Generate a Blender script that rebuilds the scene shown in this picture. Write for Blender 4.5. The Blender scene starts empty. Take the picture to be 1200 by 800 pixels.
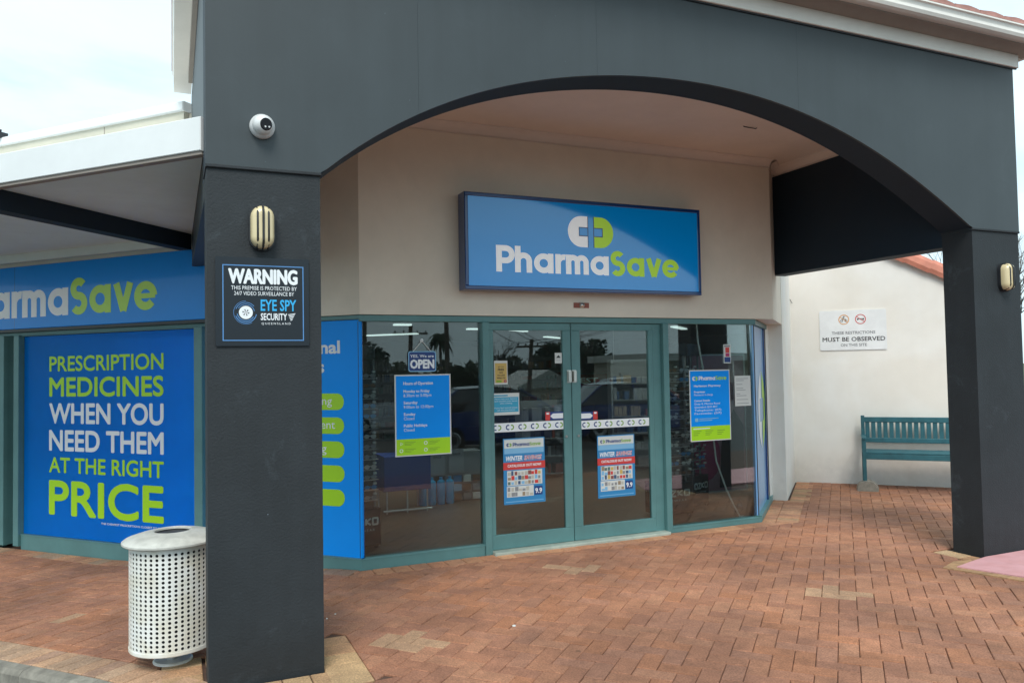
import bpy, math, random
from mathutils import Vector, Matrix
random.seed(7)
sc = bpy.context.scene
COL = sc.collection
# ------------------------------------------------------------------ camera, world, sun, exposure
cam_d = bpy.data.cameras.new('camera'); cam = bpy.data.objects.new('camera', cam_d); COL.objects.link(cam)
cam_d.sensor_width = 36; cam_d.lens = 907.7/1200*36; cam_d.clip_end = 2000; cam_d.clip_start = .05
def set_cam(yaw, pitch, roll, h):
    y, p, r = map(math.radians, (yaw, pitch, roll))
    fw = Vector((math.sin(y)*math.cos(p), math.cos(y)*math.cos(p), math.sin(p)))
    rt = Vector((math.cos(y), -math.sin(y), 0)); up = rt.cross(fw)
    r2 = rt*math.cos(r)+up*math.sin(r); u2 = -rt*math.sin(r)+up*math.cos(r)
    M = Matrix((r2, u2, -fw)).transposed().to_4x4(); M.translation = (0, 0, h)
    cam.matrix_world = M
set_cam(23.7, 1.99, -1.01, 1.65)
sc.camera = cam
sc.view_settings.view_transform = 'Standard'; sc.view_settings.look = 'None'
sc.view_settings.exposure = 0.17; sc.view_settings.gamma = 1
W = bpy.data.worlds.new('World'); sc.world = W; W.use_nodes = True
nt = W.node_tree; nt.nodes.clear()
def N(t, ty, **kw):
    n = t.nodes.new(ty)
    for k, v in kw.items():
        if k in n.inputs: n.inputs[k].default_value = v
        else: setattr(n, k, v)
    return n
SUN_EL, SUN_AZ = math.radians(52), math.radians(205)
sky = N(nt, 'ShaderNodeTexSky', sky_type='NISHITA', sun_disc=False, sun_elevation=SUN_EL, sun_rotation=SUN_AZ)
bg1 = N(nt, 'ShaderNodeBackground', Strength=.12)
nt.links.new(sky.outputs[0], bg1.inputs[0])
tc = N(nt, 'ShaderNodeTexCoord')
sep = N(nt, 'ShaderNodeSeparateXYZ'); nt.links.new(tc.outputs['Generated'], sep.inputs[0])
mx = N(nt, 'ShaderNodeMath', operation='MAXIMUM'); mx.inputs[1].default_value = .06; nt.links.new(sep.outputs[2], mx.inputs[0])
ad = N(nt, 'ShaderNodeMath', operation='ADD'); ad.inputs[1].default_value = .12; nt.links.new(mx.outputs[0], ad.inputs[0])
cmb = N(nt, 'ShaderNodeCombineXYZ')
for i in (0, 1):
    d = N(nt, 'ShaderNodeMath', operation='DIVIDE'); nt.links.new(sep.outputs[i], d.inputs[0]); nt.links.new(ad.outputs[0], d.inputs[1]); nt.links.new(d.outputs[0], cmb.inputs[i])
ns = N(nt, 'ShaderNodeTexNoise', Scale=1.1, Detail=7.0, Roughness=.58, Distortion=.35); nt.links.new(cmb.outputs[0], ns.inputs['Vector'])
cr = N(nt, 'ShaderNodeValToRGB'); nt.links.new(ns.outputs[0], cr.inputs[0])
cr.color_ramp.elements[0].position = .28; cr.color_ramp.elements[0].color = (.62, .77, .86, 1)
cr.color_ramp.elements[1].position = .62; cr.color_ramp.elements[1].color = (.735, .94, 1.01, 1)
bg2 = N(nt, 'ShaderNodeBackground', Strength=1.25); nt.links.new(cr.outputs[0], bg2.inputs[0])
cf = N(nt, 'ShaderNodeValToRGB'); nt.links.new(ns.outputs[0], cf.inputs[0])
cf.color_ramp.elements[0].position = .30; cf.color_ramp.elements[0].color = (.72, .72, .72, 1)
cf.color_ramp.elements[1].position = .5; cf.color_ramp.elements[1].color = (.95, .95, .95, 1)
ms = N(nt, 'ShaderNodeMixShader'); nt.links.new(cf.outputs[0], ms.inputs[0]); nt.links.new(bg1.outputs[0], ms.inputs[1]); nt.links.new(bg2.outputs[0], ms.inputs[2])
wo = N(nt, 'ShaderNodeOutputWorld'); nt.links.new(ms.outputs[0], wo.inputs[0])
sl = bpy.data.lights.new('sun', 'SUN'); sun = bpy.data.objects.new('sun', sl); COL.objects.link(sun)
sl.energy = 2.3; sl.angle = math.radians(25); sl.color = (1, .95, .88)
sd = Vector((math.sin(SUN_AZ)*math.cos(SUN_EL), math.cos(SUN_AZ)*math.cos(SUN_EL), math.sin(SUN_EL)))
sun.rotation_euler = sd.to_track_quat('Z', 'Y').to_euler()

# ------------------------------------------------------------------ materials
def mat(name, col, rough=.6, metal=0, var=0.0, vscale=6.0, bump=0.0, bscale=200.0, grime=0.0, gscale=1.3, gcol=None, spec=.5, coat=0, emis=0, attr=None, splash=0, scuff=0, spots=0, streak=0, fleck=0):
    m = bpy.data.materials.new(name); m.use_nodes = True; t = m.node_tree; b = t.nodes['Principled BSDF']
    b.inputs['Roughness'].default_value = rough; b.inputs['Metallic'].default_value = metal
    b.inputs['Specular IOR Level'].default_value = spec; b.inputs['Coat Weight'].default_value = coat; b.inputs['Coat Roughness'].default_value = .06
    c = tuple(col)+(1,)
    src = None
    if attr == 'obj':
        o = N(t, 'ShaderNodeObjectInfo'); src = o.outputs['Color']
    elif attr:
        o = N(t, 'ShaderNodeAttribute', attribute_name=attr); src = o.outputs['Color']
    g = N(t, 'ShaderNodeNewGeometry')
    def mixmul(src, fac, dark):
        mxn = N(t, 'ShaderNodeMix', data_type='RGBA'); mxn.blend_type = 'MULTIPLY'; mxn.inputs[0].default_value = 1
        if src is None: mxn.inputs[6].default_value = c
        else: t.links.new(src, mxn.inputs[6])
        t.links.new(fac, mxn.inputs[7]); return mxn.outputs[2]
    if var > 0:
        n = N(t, 'ShaderNodeTexNoise', Scale=vscale, Detail=6.0, Roughness=.65); t.links.new(g.outputs['Position'], n.inputs['Vector'])
        r = N(t, 'ShaderNodeMapRange'); r.inputs[1].default_value = .3; r.inputs[2].default_value = .7; r.inputs[3].default_value = 1-var; r.inputs[4].default_value = 1+var; t.links.new(n.outputs[0], r.inputs[0])
        src = mixmul(src, r.outputs[0], None)
    if grime > 0:
        n = N(t, 'ShaderNodeTexNoise', Scale=gscale, Detail=4.0, Roughness=.55, Distortion=.4); t.links.new(g.outputs['Position'], n.inputs['Vector'])
        r = N(t, 'ShaderNodeValToRGB'); r.color_ramp.elements[0].position = .38; r.color_ramp.elements[1].position = .62
        gc = gcol or (1-grime,)*3
        r.color_ramp.elements[0].color = tuple(gc)+(1,); r.color_ramp.elements[1].color = (1, 1, 1, 1)
        t.links.new(n.outputs[0], r.inputs[0]); src = mixmul(src, r.outputs[0], None)
    if splash > 0:      # dirt splashed up from the paving
        sp = N(t, 'ShaderNodeSeparateXYZ'); t.links.new(g.outputs['Position'], sp.inputs[0])
        n = N(t, 'ShaderNodeTexNoise', Scale=7.0, Detail=5.0, Roughness=.7); t.links.new(g.outputs['Position'], n.inputs['Vector'])
        a = N(t, 'ShaderNodeMath', operation='MULTIPLY_ADD'); a.inputs[1].default_value = -.55; t.links.new(n.outputs[0], a.inputs[0]); t.links.new(sp.outputs[2], a.inputs[2])
        r = N(t, 'ShaderNodeMapRange'); r.interpolation_type = 'SMOOTHSTEP'; r.inputs[1].default_value = -.30; r.inputs[2].default_value = .10; r.inputs[3].default_value = 1-splash; r.inputs[4].default_value = 1; t.links.new(a.outputs[0], r.inputs[0]); src = mixmul(src, r.outputs[0], None)
    if streak > 0:      # faint run marks
        mp = N(t, 'ShaderNodeMapping'); mp.inputs['Scale'].default_value = (9, 9, .5); t.links.new(g.outputs['Position'], mp.inputs[0])
        n = N(t, 'ShaderNodeTexNoise', Scale=1.0, Detail=5.0, Roughness=.6); t.links.new(mp.outputs[0], n.inputs['Vector'])
        r = N(t, 'ShaderNodeMapRange'); r.inputs[1].default_value = .35; r.inputs[2].default_value = .65; r.inputs[3].default_value = 1-streak; r.inputs[4].default_value = 1+streak*.5; t.links.new(n.outputs[0], r.inputs[0]); src = mixmul(src, r.outputs[0], None)
    if scuff > 0:       # pale rubbed patches and chips
        n = N(t, 'ShaderNodeTexNoise', Scale=2.6, Detail=9.0, Roughness=.78, Distortion=.6); t.links.new(g.outputs['Position'], n.inputs['Vector'])
        r = N(t, 'ShaderNodeMapRange'); r.inputs[1].default_value = .57; r.inputs[2].default_value = .70; r.inputs[3].default_value = 1; r.inputs[4].default_value = 1+scuff; t.links.new(n.outputs[0], r.inputs[0]); src = mixmul(src, r.outputs[0], None)
        v = N(t, 'ShaderNodeTexVoronoi', Scale=5.5); t.links.new(g.outputs['Position'], v.inputs['Vector'])
        r = N(t, 'ShaderNodeMapRange'); r.inputs[1].default_value = .018; r.inputs[2].default_value = .026; r.inputs[3].default_value = 1+scuff*6; r.inputs[4].default_value = 1; t.links.new(v.outputs['Distance'], r.inputs[0]); src = mixmul(src, r.outputs[0], None)
    if fleck > 0:       # mottled wear a hand wide, and blotches between bricks
        n = N(t, 'ShaderNodeTexNoise', Scale=9.0, Detail=8.0, Roughness=.72); t.links.new(g.outputs['Position'], n.inputs['Vector'])
        r = N(t, 'ShaderNodeMapRange'); r.inputs[1].default_value = .32; r.inputs[2].default_value = .66; r.inputs[3].default_value = 1-fleck; r.inputs[4].default_value = 1+fleck*.45; t.links.new(n.outputs[0], r.inputs[0]); src = mixmul(src, r.outputs[0], None)
    if spots > 0:       # old gum and oil spots
        v = N(t, 'ShaderNodeTexVoronoi', Scale=2.3); t.links.new(g.outputs['Position'], v.inputs['Vector'])
        r = N(t, 'ShaderNodeMapRange'); r.inputs[1].default_value = .030; r.inputs[2].default_value = .055; r.inputs[3].default_value = 1-spots; r.inputs[4].default_value = 1; t.links.new(v.outputs['Distance'], r.inputs[0]); src = mixmul(src, r.outputs[0], None)
    if src is None: b.inputs['Base Color'].default_value = c
    else: t.links.new(src, b.inputs['Base Color'])
    if bump > 0:
        n = N(t, 'ShaderNodeTexNoise', Scale=bscale, Detail=3.0); t.links.new(g.outputs['Position'], n.inputs['Vector'])
        bp = N(t, 'ShaderNodeBump', Strength=bump, Distance=.004); t.links.new(n.outputs[0], bp.inputs['Height']); t.links.new(bp.outputs[0], b.inputs['Normal'])
    if emis: b.inputs['Emission Color'].default_value = c; b.inputs['Emission Strength'].default_value = emis
    return m
M = {}
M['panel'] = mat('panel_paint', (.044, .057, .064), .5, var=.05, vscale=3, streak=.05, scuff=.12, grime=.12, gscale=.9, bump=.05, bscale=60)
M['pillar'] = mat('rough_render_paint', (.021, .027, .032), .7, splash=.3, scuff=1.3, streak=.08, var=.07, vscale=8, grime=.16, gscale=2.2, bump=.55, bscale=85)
M['navy'] = mat('navy_with_soffit_shade', (.004, .018, .034), .7, var=.06, vscale=5)  # soffit and side beam shade put into the colour; awning beam is dark blue
M['beige'] = mat('beige_render', (.84, .76, .64), .8, var=.03, vscale=5, grime=.08, gscale=1.1, bump=.25, bscale=120)
M['cream'] = mat('cream_render', (.88, .87, .83), .8, splash=.15, streak=.01, var=.02, vscale=4, grime=.04, gscale=.8, gcol=(.93, .90, .86), bump=.25, bscale=120)
M['parapet'] = mat('parapet_paint', (.66, .63, .52), .8, var=.03, grime=.1)
M['ceiling'] = mat('ceiling_paint', (.80, .72, .65), .85, var=.02, grime=.05)
M['trim'] = mat('cream_trim_paint', (.90, .85, .78), .45, var=.03, grime=.08)
M['gutter'] = mat('gutter_steel', (.90, .86, .80), .3, var=.04, grime=.1)
M['taupe'] = mat('taupe_soffit', (.34, .29, .25), .6, var=.05)
M['awnwhite'] = mat('awning_fascia_paint', (.84, .86, .86), .5, var=.02, grime=.05)
M['awnsoffit'] = mat('awning_soffit_sheet', (.76, .88, .88), .7, var=.03, grime=.06)
M['teal'] = mat('teal_powder_coat', (.105, .245, .25), .42, var=.04, vscale=10, grime=.12, gscale=3)
M['teal_old'] = mat('faded_threshold', (.40, .46, .40), .7, var=.1, vscale=20, grime=.2, gscale=6)
M['blue'] = mat('sign_blue', (.012, .19, .60), .22, var=.015, grime=.04, gscale=2, coat=.5)
M['signblue'] = mat('fascia_blue', (.001, .27, .82), .2, spec=.15, coat=.22, var=.02)
M['signframe'] = mat('lightbox_frame_blue', (.004, .05, .20), .25, coat=.6)
M['film'] = mat('window_film_blue', (.0, .31, .98), .45, spec=.2, coat=.06, var=.02)
M['fadedfilm'] = mat('side_film_blue', (.20, .45, .80), .3, coat=.5)
M['white'] = mat('print_white', (.84, .87, .90), .4)
M['lime'] = mat('print_lime', (.40, .74, .012), .4)
M['glowblue'] = mat('sign_face_added_glow', (.001, .29, .78), .08, spec=.4, coat=1.0, emis=.08)  # this and the next two: faint glow added to brighten the sign
M['glowwhite'] = mat('sign_white_added_glow', (.86, .87, .88), .35, emis=.22)
M['glowlime'] = mat('sign_lime_added_glow', (.46, .76, .05), .35, emis=.16)
M['greysign'] = mat('logo_grey_white', (.86, .87, .88), .35, coat=.2)
M['limesign'] = mat('logo_lime', (.44, .74, .05), .35, coat=.2)
M['teallight'] = mat('notice_blue', (.04, .36, .56), .5)
M['red'] = mat('print_red', (.62, .05, .045), .5)
M['navyprint'] = mat('print_navy', (.012, .05, .21), .5)
M['ink'] = mat('print_black', (.025, .025, .03), .5)
M['inkgrey'] = mat('print_grey', (.25, .26, .28), .5)
M['yellowprint'] = mat('print_yellow', (.62, .42, .12), .5)
M['orangeprint'] = mat('print_orange', (.70, .30, .05), .5)
M['palegreen'] = mat('print_dark_green', (.20, .40, .03), .5)
M['skyprint'] = mat('print_sky', (.22, .48, .72), .5)
M['skyprint2'] = mat('print_mid_blue', (.03, .24, .52), .5)
M['paper'] = mat('paper', (.66, .68, .66), .6)
M['acrylic'] = mat('black_acrylic', (.010, .015, .022), .25, coat=.2, spec=.3)
M['eyeblue'] = mat('print_cyan', (.03, .42, .80), .4)
M['borderblue'] = mat('print_border_blue', (.10, .28, .60), .4)
M['brick'] = mat('paver_clay', (1, 1, 1), .88, var=.42, vscale=95, grime=.3, gscale=.95, gcol=(.66, .67, .70), spots=.45, bump=.8, fleck=.24, bscale=330, attr='obj')
M['brickstuff'] = mat('paver_clay_field', (1, 1, 1), .88, var=.42, vscale=95, grime=.3, gscale=.95, gcol=(.66, .67, .70), spots=.45, bump=.8, fleck=.24, bscale=330, attr='tint')
M['mortar'] = mat('joint_sand', (.085, .048, .034), .95, var=.3, vscale=30)
M['kerb'] = mat('kerb_concrete', (.27, .25, .21), .9, var=.25, vscale=18, grime=.35, gscale=4, bump=.6, bscale=90)
M['asphalt'] = mat('asphalt', (.055, .055, .055), .9, var=.3, vscale=60, bump=.6, bscale=150)
M['pink'] = mat('pink_concrete_paint', (.62, .33, .35), .7, var=.05, vscale=9, grime=.1, gscale=5, gcol=(.92, .86, .82))
M['tan'] = mat('tan_mortar_fillet', (.42, .25, .13), .9, var=.2, vscale=25, grime=.3, gscale=6)
M['grass'] = mat('verge_ground', (.07, .09, .035), .95, var=.3)
M['tile'] = mat('terracotta_tile', (.66, .25, .17), .65, var=.12, vscale=9, grime=.15, gscale=5)
M['tilepink'] = mat('weathered_roof_tile', (.72, .36, .31), .65, var=.12, vscale=9, grime=.2, gscale=5)
M['binwhite'] = mat('bin_enamel', (.84, .85, .82), .35, var=.04, grime=.14, gscale=7, gcol=(.88, .84, .76), coat=.2)
M['binlid'] = mat('bin_lid_enamel', (.62, .62, .57), .4, var=.06, vscale=14, grime=.25, gscale=9)
M['galv'] = mat('galvanised_steel', (.50, .51, .52), .35, metal=.8)
M['steel'] = mat('stainless', (.62, .60, .56), .28, metal=1)
M['dark'] = mat('dark_plastic', (.02, .022, .026), .4)
M['binliner'] = mat('bin_inside', (.012, .014, .018), .8)
M['lampglass'] = mat('cream_lamp_glass', (.72, .60, .36), .25, coat=.3)
M['camwhite'] = mat('camera_plastic', (.75, .76, .76), .3, coat=.2)
M['lens'] = mat('camera_lens', (.006, .006, .009), .25, coat=.15, spec=.25)
M['bench'] = mat('bench_teal_paint', (.030, .135, .165), .42, var=.1, vscale=10, grime=.2, gscale=8)
M['stone'] = mat('footing_concrete', (.27, .25, .21), .95, var=.25, vscale=25, bump=.8, bscale=60)
M['signwhite'] = mat('enamel_sign', (.86, .88, .89), .35, grime=.06, gscale=8)
M['shopfloor'] = mat('vinyl_floor', (.17, .125, .09), .32, var=.12, vscale=4)
M['shopwall'] = mat('shop_inner_wall', (.18, .20, .22), .8)
M['shopceil'] = mat('shop_ceiling', (.30, .31, .31), .9)
M['strip'] = mat('strip_light', (.80, .95, .92), .5, emis=1.0)
M['strip_added'] = mat('added_strip_light', (.86, 1.0, .96), .5, emis=16.0)  # for the added strips that brighten the shop behind the glass
M['shelf'] = mat('shelf_grey', (.20, .21, .22), .5)
M['bluecloth'] = mat('blue_table_cloth', (.01, .05, .30), .8)
M['bluetub'] = mat('blue_plastic', (.01, .38, .72), .3)
M['chrome'] = mat('white_tube', (.6, .62, .62), .25)
M['magenta'] = mat('poster_magenta', (.42, .03, .13), .5)
M['pinkprint'] = mat('poster_pink', (.42, .22, .26), .5)
M['lensdark'] = mat('tinted_lens', (.03, .03, .035), .08, coat=1)
M['cable'] = mat('white_cable', (.85, .85, .82), .5)
M['bark'] = mat('bark', (.09, .075, .06), .9, var=.2, vscale=20)
M['leaf'] = mat('leaf_green', (.045, .075, .025), .7, var=.35, vscale=1.5)
M['leaf2'] = mat('leaf_dark_green', (.03, .055, .025), .7, var=.35, vscale=1.5)
M['wood'] = mat('power_pole_wood', (.11, .085, .065), .9, var=.2)
M['carblue'] = mat('car_paint_blue', (.012, .045, .20), .2, coat=1)
M['carwhite'] = mat('car_paint_white', (.62, .64, .66), .2, coat=1)
M['carred'] = mat('car_paint_red', (.35, .02, .015), .2, coat=1)
M['cardark'] = mat('car_paint_charcoal', (.05, .055, .06), .2, coat=1)
M['carglass'] = mat('car_window', (.012, .016, .018), .04, coat=1)
M['tyre'] = mat('tyre_rubber', (.02, .02, .02), .8)
M['taillight'] = mat('tail_lamp', (.45, .01, .01), .2, coat=1)
M['houseroof'] = mat('house_roof_sheet', (.42, .43, .41), .5, var=.08)
M['housewall'] = mat('house_wall', (.45, .40, .34), .8)
M['seal'] = mat('sealant', (.5, .5, .45), .8)
def glassmat(name, tint=(.60, .66, .66), refl=1.0):
    m = bpy.data.materials.new(name); m.use_nodes = True; t = m.node_tree; t.nodes.clear()
    o = N(t, 'ShaderNodeOutputMaterial'); tr = N(t, 'ShaderNodeBsdfTransparent'); tr.inputs[0].default_value = tint+(1,)
    gl = N(t, 'ShaderNodeBsdfGlossy', Roughness=.0); gl.inputs[0].default_value = (.95, 1, 1, 1)
    fr = N(t, 'ShaderNodeFresnel', IOR=1.5)
    mu = N(t, 'ShaderNodeMath', operation='MULTIPLY'); mu.use_clamp = True; mu.inputs[1].default_value = refl; t.links.new(fr.outputs[0], mu.inputs[0])
    n = N(t, 'ShaderNodeTexNoise', Scale=.9, Detail=1.0); g = N(t, 'ShaderNodeNewGeometry'); t.links.new(g.outputs['Position'], n.inputs['Vector'])
    bp = N(t, 'ShaderNodeBump', Strength=.12, Distance=.01); t.links.new(n.outputs[0], bp.inputs['Height']); t.links.new(bp.outputs[0], gl.inputs['Normal'])
    x = N(t, 'ShaderNodeMixShader'); t.links.new(mu.outputs[0], x.inputs[0]); t.links.new(tr.outputs[0], x.inputs[1]); t.links.new(gl.outputs[0], x.inputs[2]); 
    df = N(t, 'ShaderNodeBsdfDiffuse'); df.inputs[0].default_value = (.6, .6, .58, 1)
    n2 = N(t, 'ShaderNodeTexNoise', Scale=2.2, Detail=8.0, Roughness=.7, Distortion=1.2); t.links.new(g.outputs['Position'], n2.inputs['Vector'])
    r2 = N(t, 'ShaderNodeMapRange'); r2.inputs[1].default_value = .45; r2.inputs[2].default_value = .75; r2.inputs[3].default_value = .004; r2.inputs[4].default_value = .02; t.links.new(n2.outputs[0], r2.inputs[0])
    x2 = N(t, 'ShaderNodeMixShader'); t.links.new(r2.outputs[0], x2.inputs[0]); t.links.new(x.outputs[0], x2.inputs[1]); t.links.new(df.outputs[0], x2.inputs[2]); t.links.new(x2.outputs[0], o.inputs[0])
    return m
M['glass'] = glassmat('shop_glass', (.80, .85, .84), 1.45)

# ------------------------------------------------------------------ mesh helpers
V3 = Vector
X, Y, Z = V3((1, 0, 0)), V3((0, 1, 0)), V3((0, 0, 1))
TH = math.radians(43.24)
L = V3((-math.sin(TH), math.cos(TH), 0)); P = V3((math.cos(TH), math.sin(TH), 0))
class F:      # an upright surface: origin, horizontal axis to the viewer's right, outward normal
    def __init__(s, o, u): s.o = V3(o); s.u = V3(u).normalized(); s.n = s.u.cross(Z)
    def p(s, x, z, d=0): return s.o+s.u*x+Z*z+s.n*d
    def off(s, x, z, d=0): return F(s.p(x, z, d), s.u)
WF = F((0, 0, 0), X)
FR = F((0, 6.5, 0), X)            # shopfront glass line
FA = F((0, 4.43, 0), X)           # porch face
LW = F((1.45, 6.5, 0), -L)        # side wall running away to the left (x negative)
RB = F((8.037, 8.463, 0), -L)     # cream wall on the right
RW = F((5.70, 6.5, 0), P)         # narrow side window
RO = F((5.93, 6.5, 0), P)         # side wall above it
class MB:
    def __init__(s): s.v = []; s.f = []
    def quad(s, *pts):
        i = len(s.v); s.v += [V3(p) for p in pts]; s.f.append(tuple(range(i, i+len(pts)))); return s
    def hexa(s, a):    # 8 points: bottom 0-3, top 4-7
        i = len(s.v); s.v += [V3(p) for p in a]
        for q in ((3, 2, 1, 0), (4, 5, 6, 7), (0, 1, 5, 4), (1, 2, 6, 5), (2, 3, 7, 6), (3, 0, 4, 7)): s.f.append(tuple(i+k for k in q))
        return s
    def box(s, fr, x0, x1, z0, z1, d0, d1):
        return s.hexa([fr.p(x0, z0, d1), fr.p(x1, z0, d1), fr.p(x1, z0, d0), fr.p(x0, z0, d0), fr.p(x0, z1, d1), fr.p(x1, z1, d1), fr.p(x1, z1, d0), fr.p(x0, z1, d0)])
    def bbox(s, fr, x0, x1, z0, z1, d0, d1, b=.006):   # box with front edges chamfered
        s.box(fr, x0, x1, z0, z1, d0, d1-b)
        i = len(s.v)
        s.v += [fr.p(x0, z0, d1-b), fr.p(x1, z0, d1-b), fr.p(x1, z1, d1-b), fr.p(x0, z1, d1-b), fr.p(x0+b, z0+b, d1), fr.p(x1-b, z0+b, d1), fr.p(x1-b, z1-b, d1), fr.p(x0+b, z1-b, d1)]
        s.f = s.f[:-6]+[f for k, f in enumerate(s.f[-6:]) if k != 2]
        for q in ((0, 1, 5, 4), (1, 2, 6, 5), (2, 3, 7, 6), (3, 0, 4, 7), (4, 5, 6, 7)): s.f.append(tuple(i+k for k in q))
        return s
    def wbox(s, x0, x1, y0, y1, z0, z1): return s.box(WF, x0, x1, z0, z1, -y1, -y0)
    def plate(s, fr, pts, d0, d1):      # 2D outline (x,z) counter-clockwise, extruded d0..d1
        n = len(pts); i = len(s.v)
        s.v += [fr.p(x, z, d1) for x, z in pts]+[fr.p(x, z, d0) for x, z in pts]
        s.f.append(tuple(range(i, i+n))); s.f.append(tuple(range(i+2*n-1, i+n-1, -1)))
        for k in range(n): s.f.append((i+k, i+n+k, i+n+(k+1) % n, i+(k+1) % n))
        return s
    def slab(s, pts, z0, z1):
        n = len(pts); i = len(s.v)
        s.v += [V3((x, y, z1)) for x, y in pts]+[V3((x, y, z0)) for x, y in pts]
        s.f.append(tuple(range(i, i+n))); s.f.append(tuple(range(i+2*n-1, i+n-1, -1)))
        for k in range(n): s.f.append((i+k, i+n+k, i+n+(k+1) % n, i+(k+1) % n))
        return s
    def tube(s, pts, r, n=8, caps=True):
        pts = [V3(p) for p in pts]; rings = []
        rr = r if isinstance(r, (list, tuple)) else [r]*len(pts)
        ref = None
        for k, p in enumerate(pts):
            t = (pts[min(k+1, len(pts)-1)]-pts[max(k-1, 0)]).normalized()
            a = t.cross(Z if abs(t.z) < .9 else X) if ref is None else ref-t*ref.dot(t)
            a.normalize(); ref = a; b = t.cross(a); i = len(s.v)
            s.v += [p+(a*math.cos(2*math.pi*q/n)+b*math.sin(2*math.pi*q/n))*rr[k] for q in range(n)]
            rings.append(i)
        for a, b in zip(rings, rings[1:]):
            for q in range(n): s.f.append((a+q, b+q, b+(q+1) % n, a+(q+1) % n)[::-1])
        if caps: s.f.append(tuple(rings[0]+q for q in range(n))); s.f.append(tuple(rings[-1]+q for q in range(n))[::-1])
        return s
    def lathe(s, c, prof, n=32, ax=None, a0=0, a1=2*math.pi):   # prof: (r,h)
        c = V3(c); ax = V3(ax).normalized() if ax else Z
        a = ax.cross(X if abs(ax.x) < .8 else Y).normalized(); b = ax.cross(a); rings = []
        for r, h in prof:
            rings.append(len(s.v)); s.v += [c+ax*h+(a*math.cos(2*math.pi*q/n)+b*math.sin(2*math.pi*q/n))*max(r, 1e-4) for q in range(n)]
        for p, q in zip(rings, rings[1:]):
            for k in range(n): s.f.append((p+k, p+(k+1) % n, q+(k+1) % n, q+k))
        return s
    def build(s, name, m, parent=None, smooth=False):
        off = ORG.get(parent.name, V3((0, 0, 0))) if parent else V3((0, 0, 0))
        me = bpy.data.meshes.new(name); me.from_pydata([v-off for v in s.v], [], s.f); me.update()
        o = bpy.data.objects.new(name, me); COL.objects.link(o)
        if m: me.materials.append(M[m] if isinstance(m, str) else m)
        if smooth:
            for pg in me.polygons: pg.use_smooth = True
            if smooth != 'all':
                me.set_sharp_from_angle(angle=math.radians(35))
        if parent: o.parent = parent; ORG[o.name] = off
        return o
ORG = {}
def thing(name, label, cat, loc=(0, 0, 0), group=None, kind=None):
    o = bpy.data.objects.new(name, None); COL.objects.link(o); o.location = loc; o.empty_display_size = .1
    o['label'] = label
    if kind: o['kind'] = kind
    if cat: o['category'] = cat
    if group: o['group'] = group
    ORG[o.name] = V3(loc); return o
def tag(o, label, cat=None, group=None, kind=None):
    o['label'] = label
    if cat: o['category'] = cat
    if group: o['group'] = group
    if kind: o['kind'] = kind
    return o
def plabel(o, l): o['label'] = l; return o
def rebase(o):   # move a single-mesh thing's origin to its base
    me = o.data; xs = [v.co for v in me.vertices]
    c = V3((sum(v.x for v in xs)/len(xs), sum(v.y for v in xs)/len(xs), min(v.z for v in xs)))
    for v in me.vertices: v.co -= c
    o.location = c; return o
# ------------------------------------------------------------------ lettering
def text(name, s, fr, x, z, w, h, m, parent, d=.002, bold=0.0, align='L', thick=.0015, space=1.0, shear=0.0, res=2, fat=0.0):
    """flat letters fitted to width w (None = natural) and cap height h; x,z = left (or centre) and baseline"""
    cu = bpy.data.curves.new(name, 'FONT'); cu.body = s; cu.size = 1; cu.resolution_u = res; cu.offset = bold; cu.space_character = space; cu.shear = shear
    ob = bpy.data.objects.new(name, cu); COL.objects.link(ob)
    dg = bpy.context.evaluated_depsgraph_get(); dg.update()
    me0 = bpy.data.meshes.new_from_object(ob.evaluated_get(dg))
    vs = [v.co.copy() for v in me0.vertices]; fs = [tuple(p.vertices) for p in me0.polygons]
    bpy.data.objects.remove(ob); bpy.data.curves.remove(cu); bpy.data.meshes.remove(me0)
    if not vs: return None
    x0 = min(v.x for v in vs); x1 = max(v.x for v in vs)
    k = h/(.729+2*bold); kx = (w/(x1-x0)) if w else k
    if w is None: w = (x1-x0)*k
    ox = x if align == 'L' else x-w/2
    b = MB(); kx = (w-2*fat*h)/(x1-x0) if fat else kx; kz = k*(1-2*fat) if fat else k
    sh = [(0, 0)]+([(fat*h*math.cos(a*math.pi/4), fat*h*math.sin(a*math.pi/4)) for a in range(8)] if fat else [])
    for q, (sx, sz) in enumerate(sh):
        i0 = len(b.v); b.v += [fr.p(ox+fat*h+(v.x-x0)*kx+sx, z+fat*h+(v.y+bold)*kz+sz, d+q*.00007) for v in vs]; b.f += [tuple(i0+i for i in f) for f in fs]
    o = b.build(name, m, parent)
    return o
def stroke(b, fr, pts, w, d, ox=0, oz=0, k=1, kx=None):
    kx = kx or k; pts = [V3((p[0], p[1], 0)) for p in pts]; n = len(pts); Lp, Rp = [], []
    for i, p in enumerate(pts):
        t = (pts[min(i+1, n-1)]-pts[max(i-1, 0)]).normalized(); nn = V3((-t.y, t.x, 0))
        Lp.append(p+nn*w/2); Rp.append(p-nn*w/2)
    i0 = len(b.v)
    for a, c in zip(Lp, Rp):
        b.v += [fr.p(ox+a.x*kx, oz+a.y*k, d), fr.p(ox+c.x*kx, oz+c.y*k, d)]
    for i in range(n-1): b.f.append((i0+2*i, i0+2*i+1, i0+2*i+3, i0+2*i+2))
def arc(cx, cy, r, a0, a1, n=18): return [(cx+r*math.cos(math.radians(a0+(a1-a0)*i/n)), cy+r*math.sin(math.radians(a0+(a1-a0)*i/n))) for i in range(n+1)]
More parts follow.
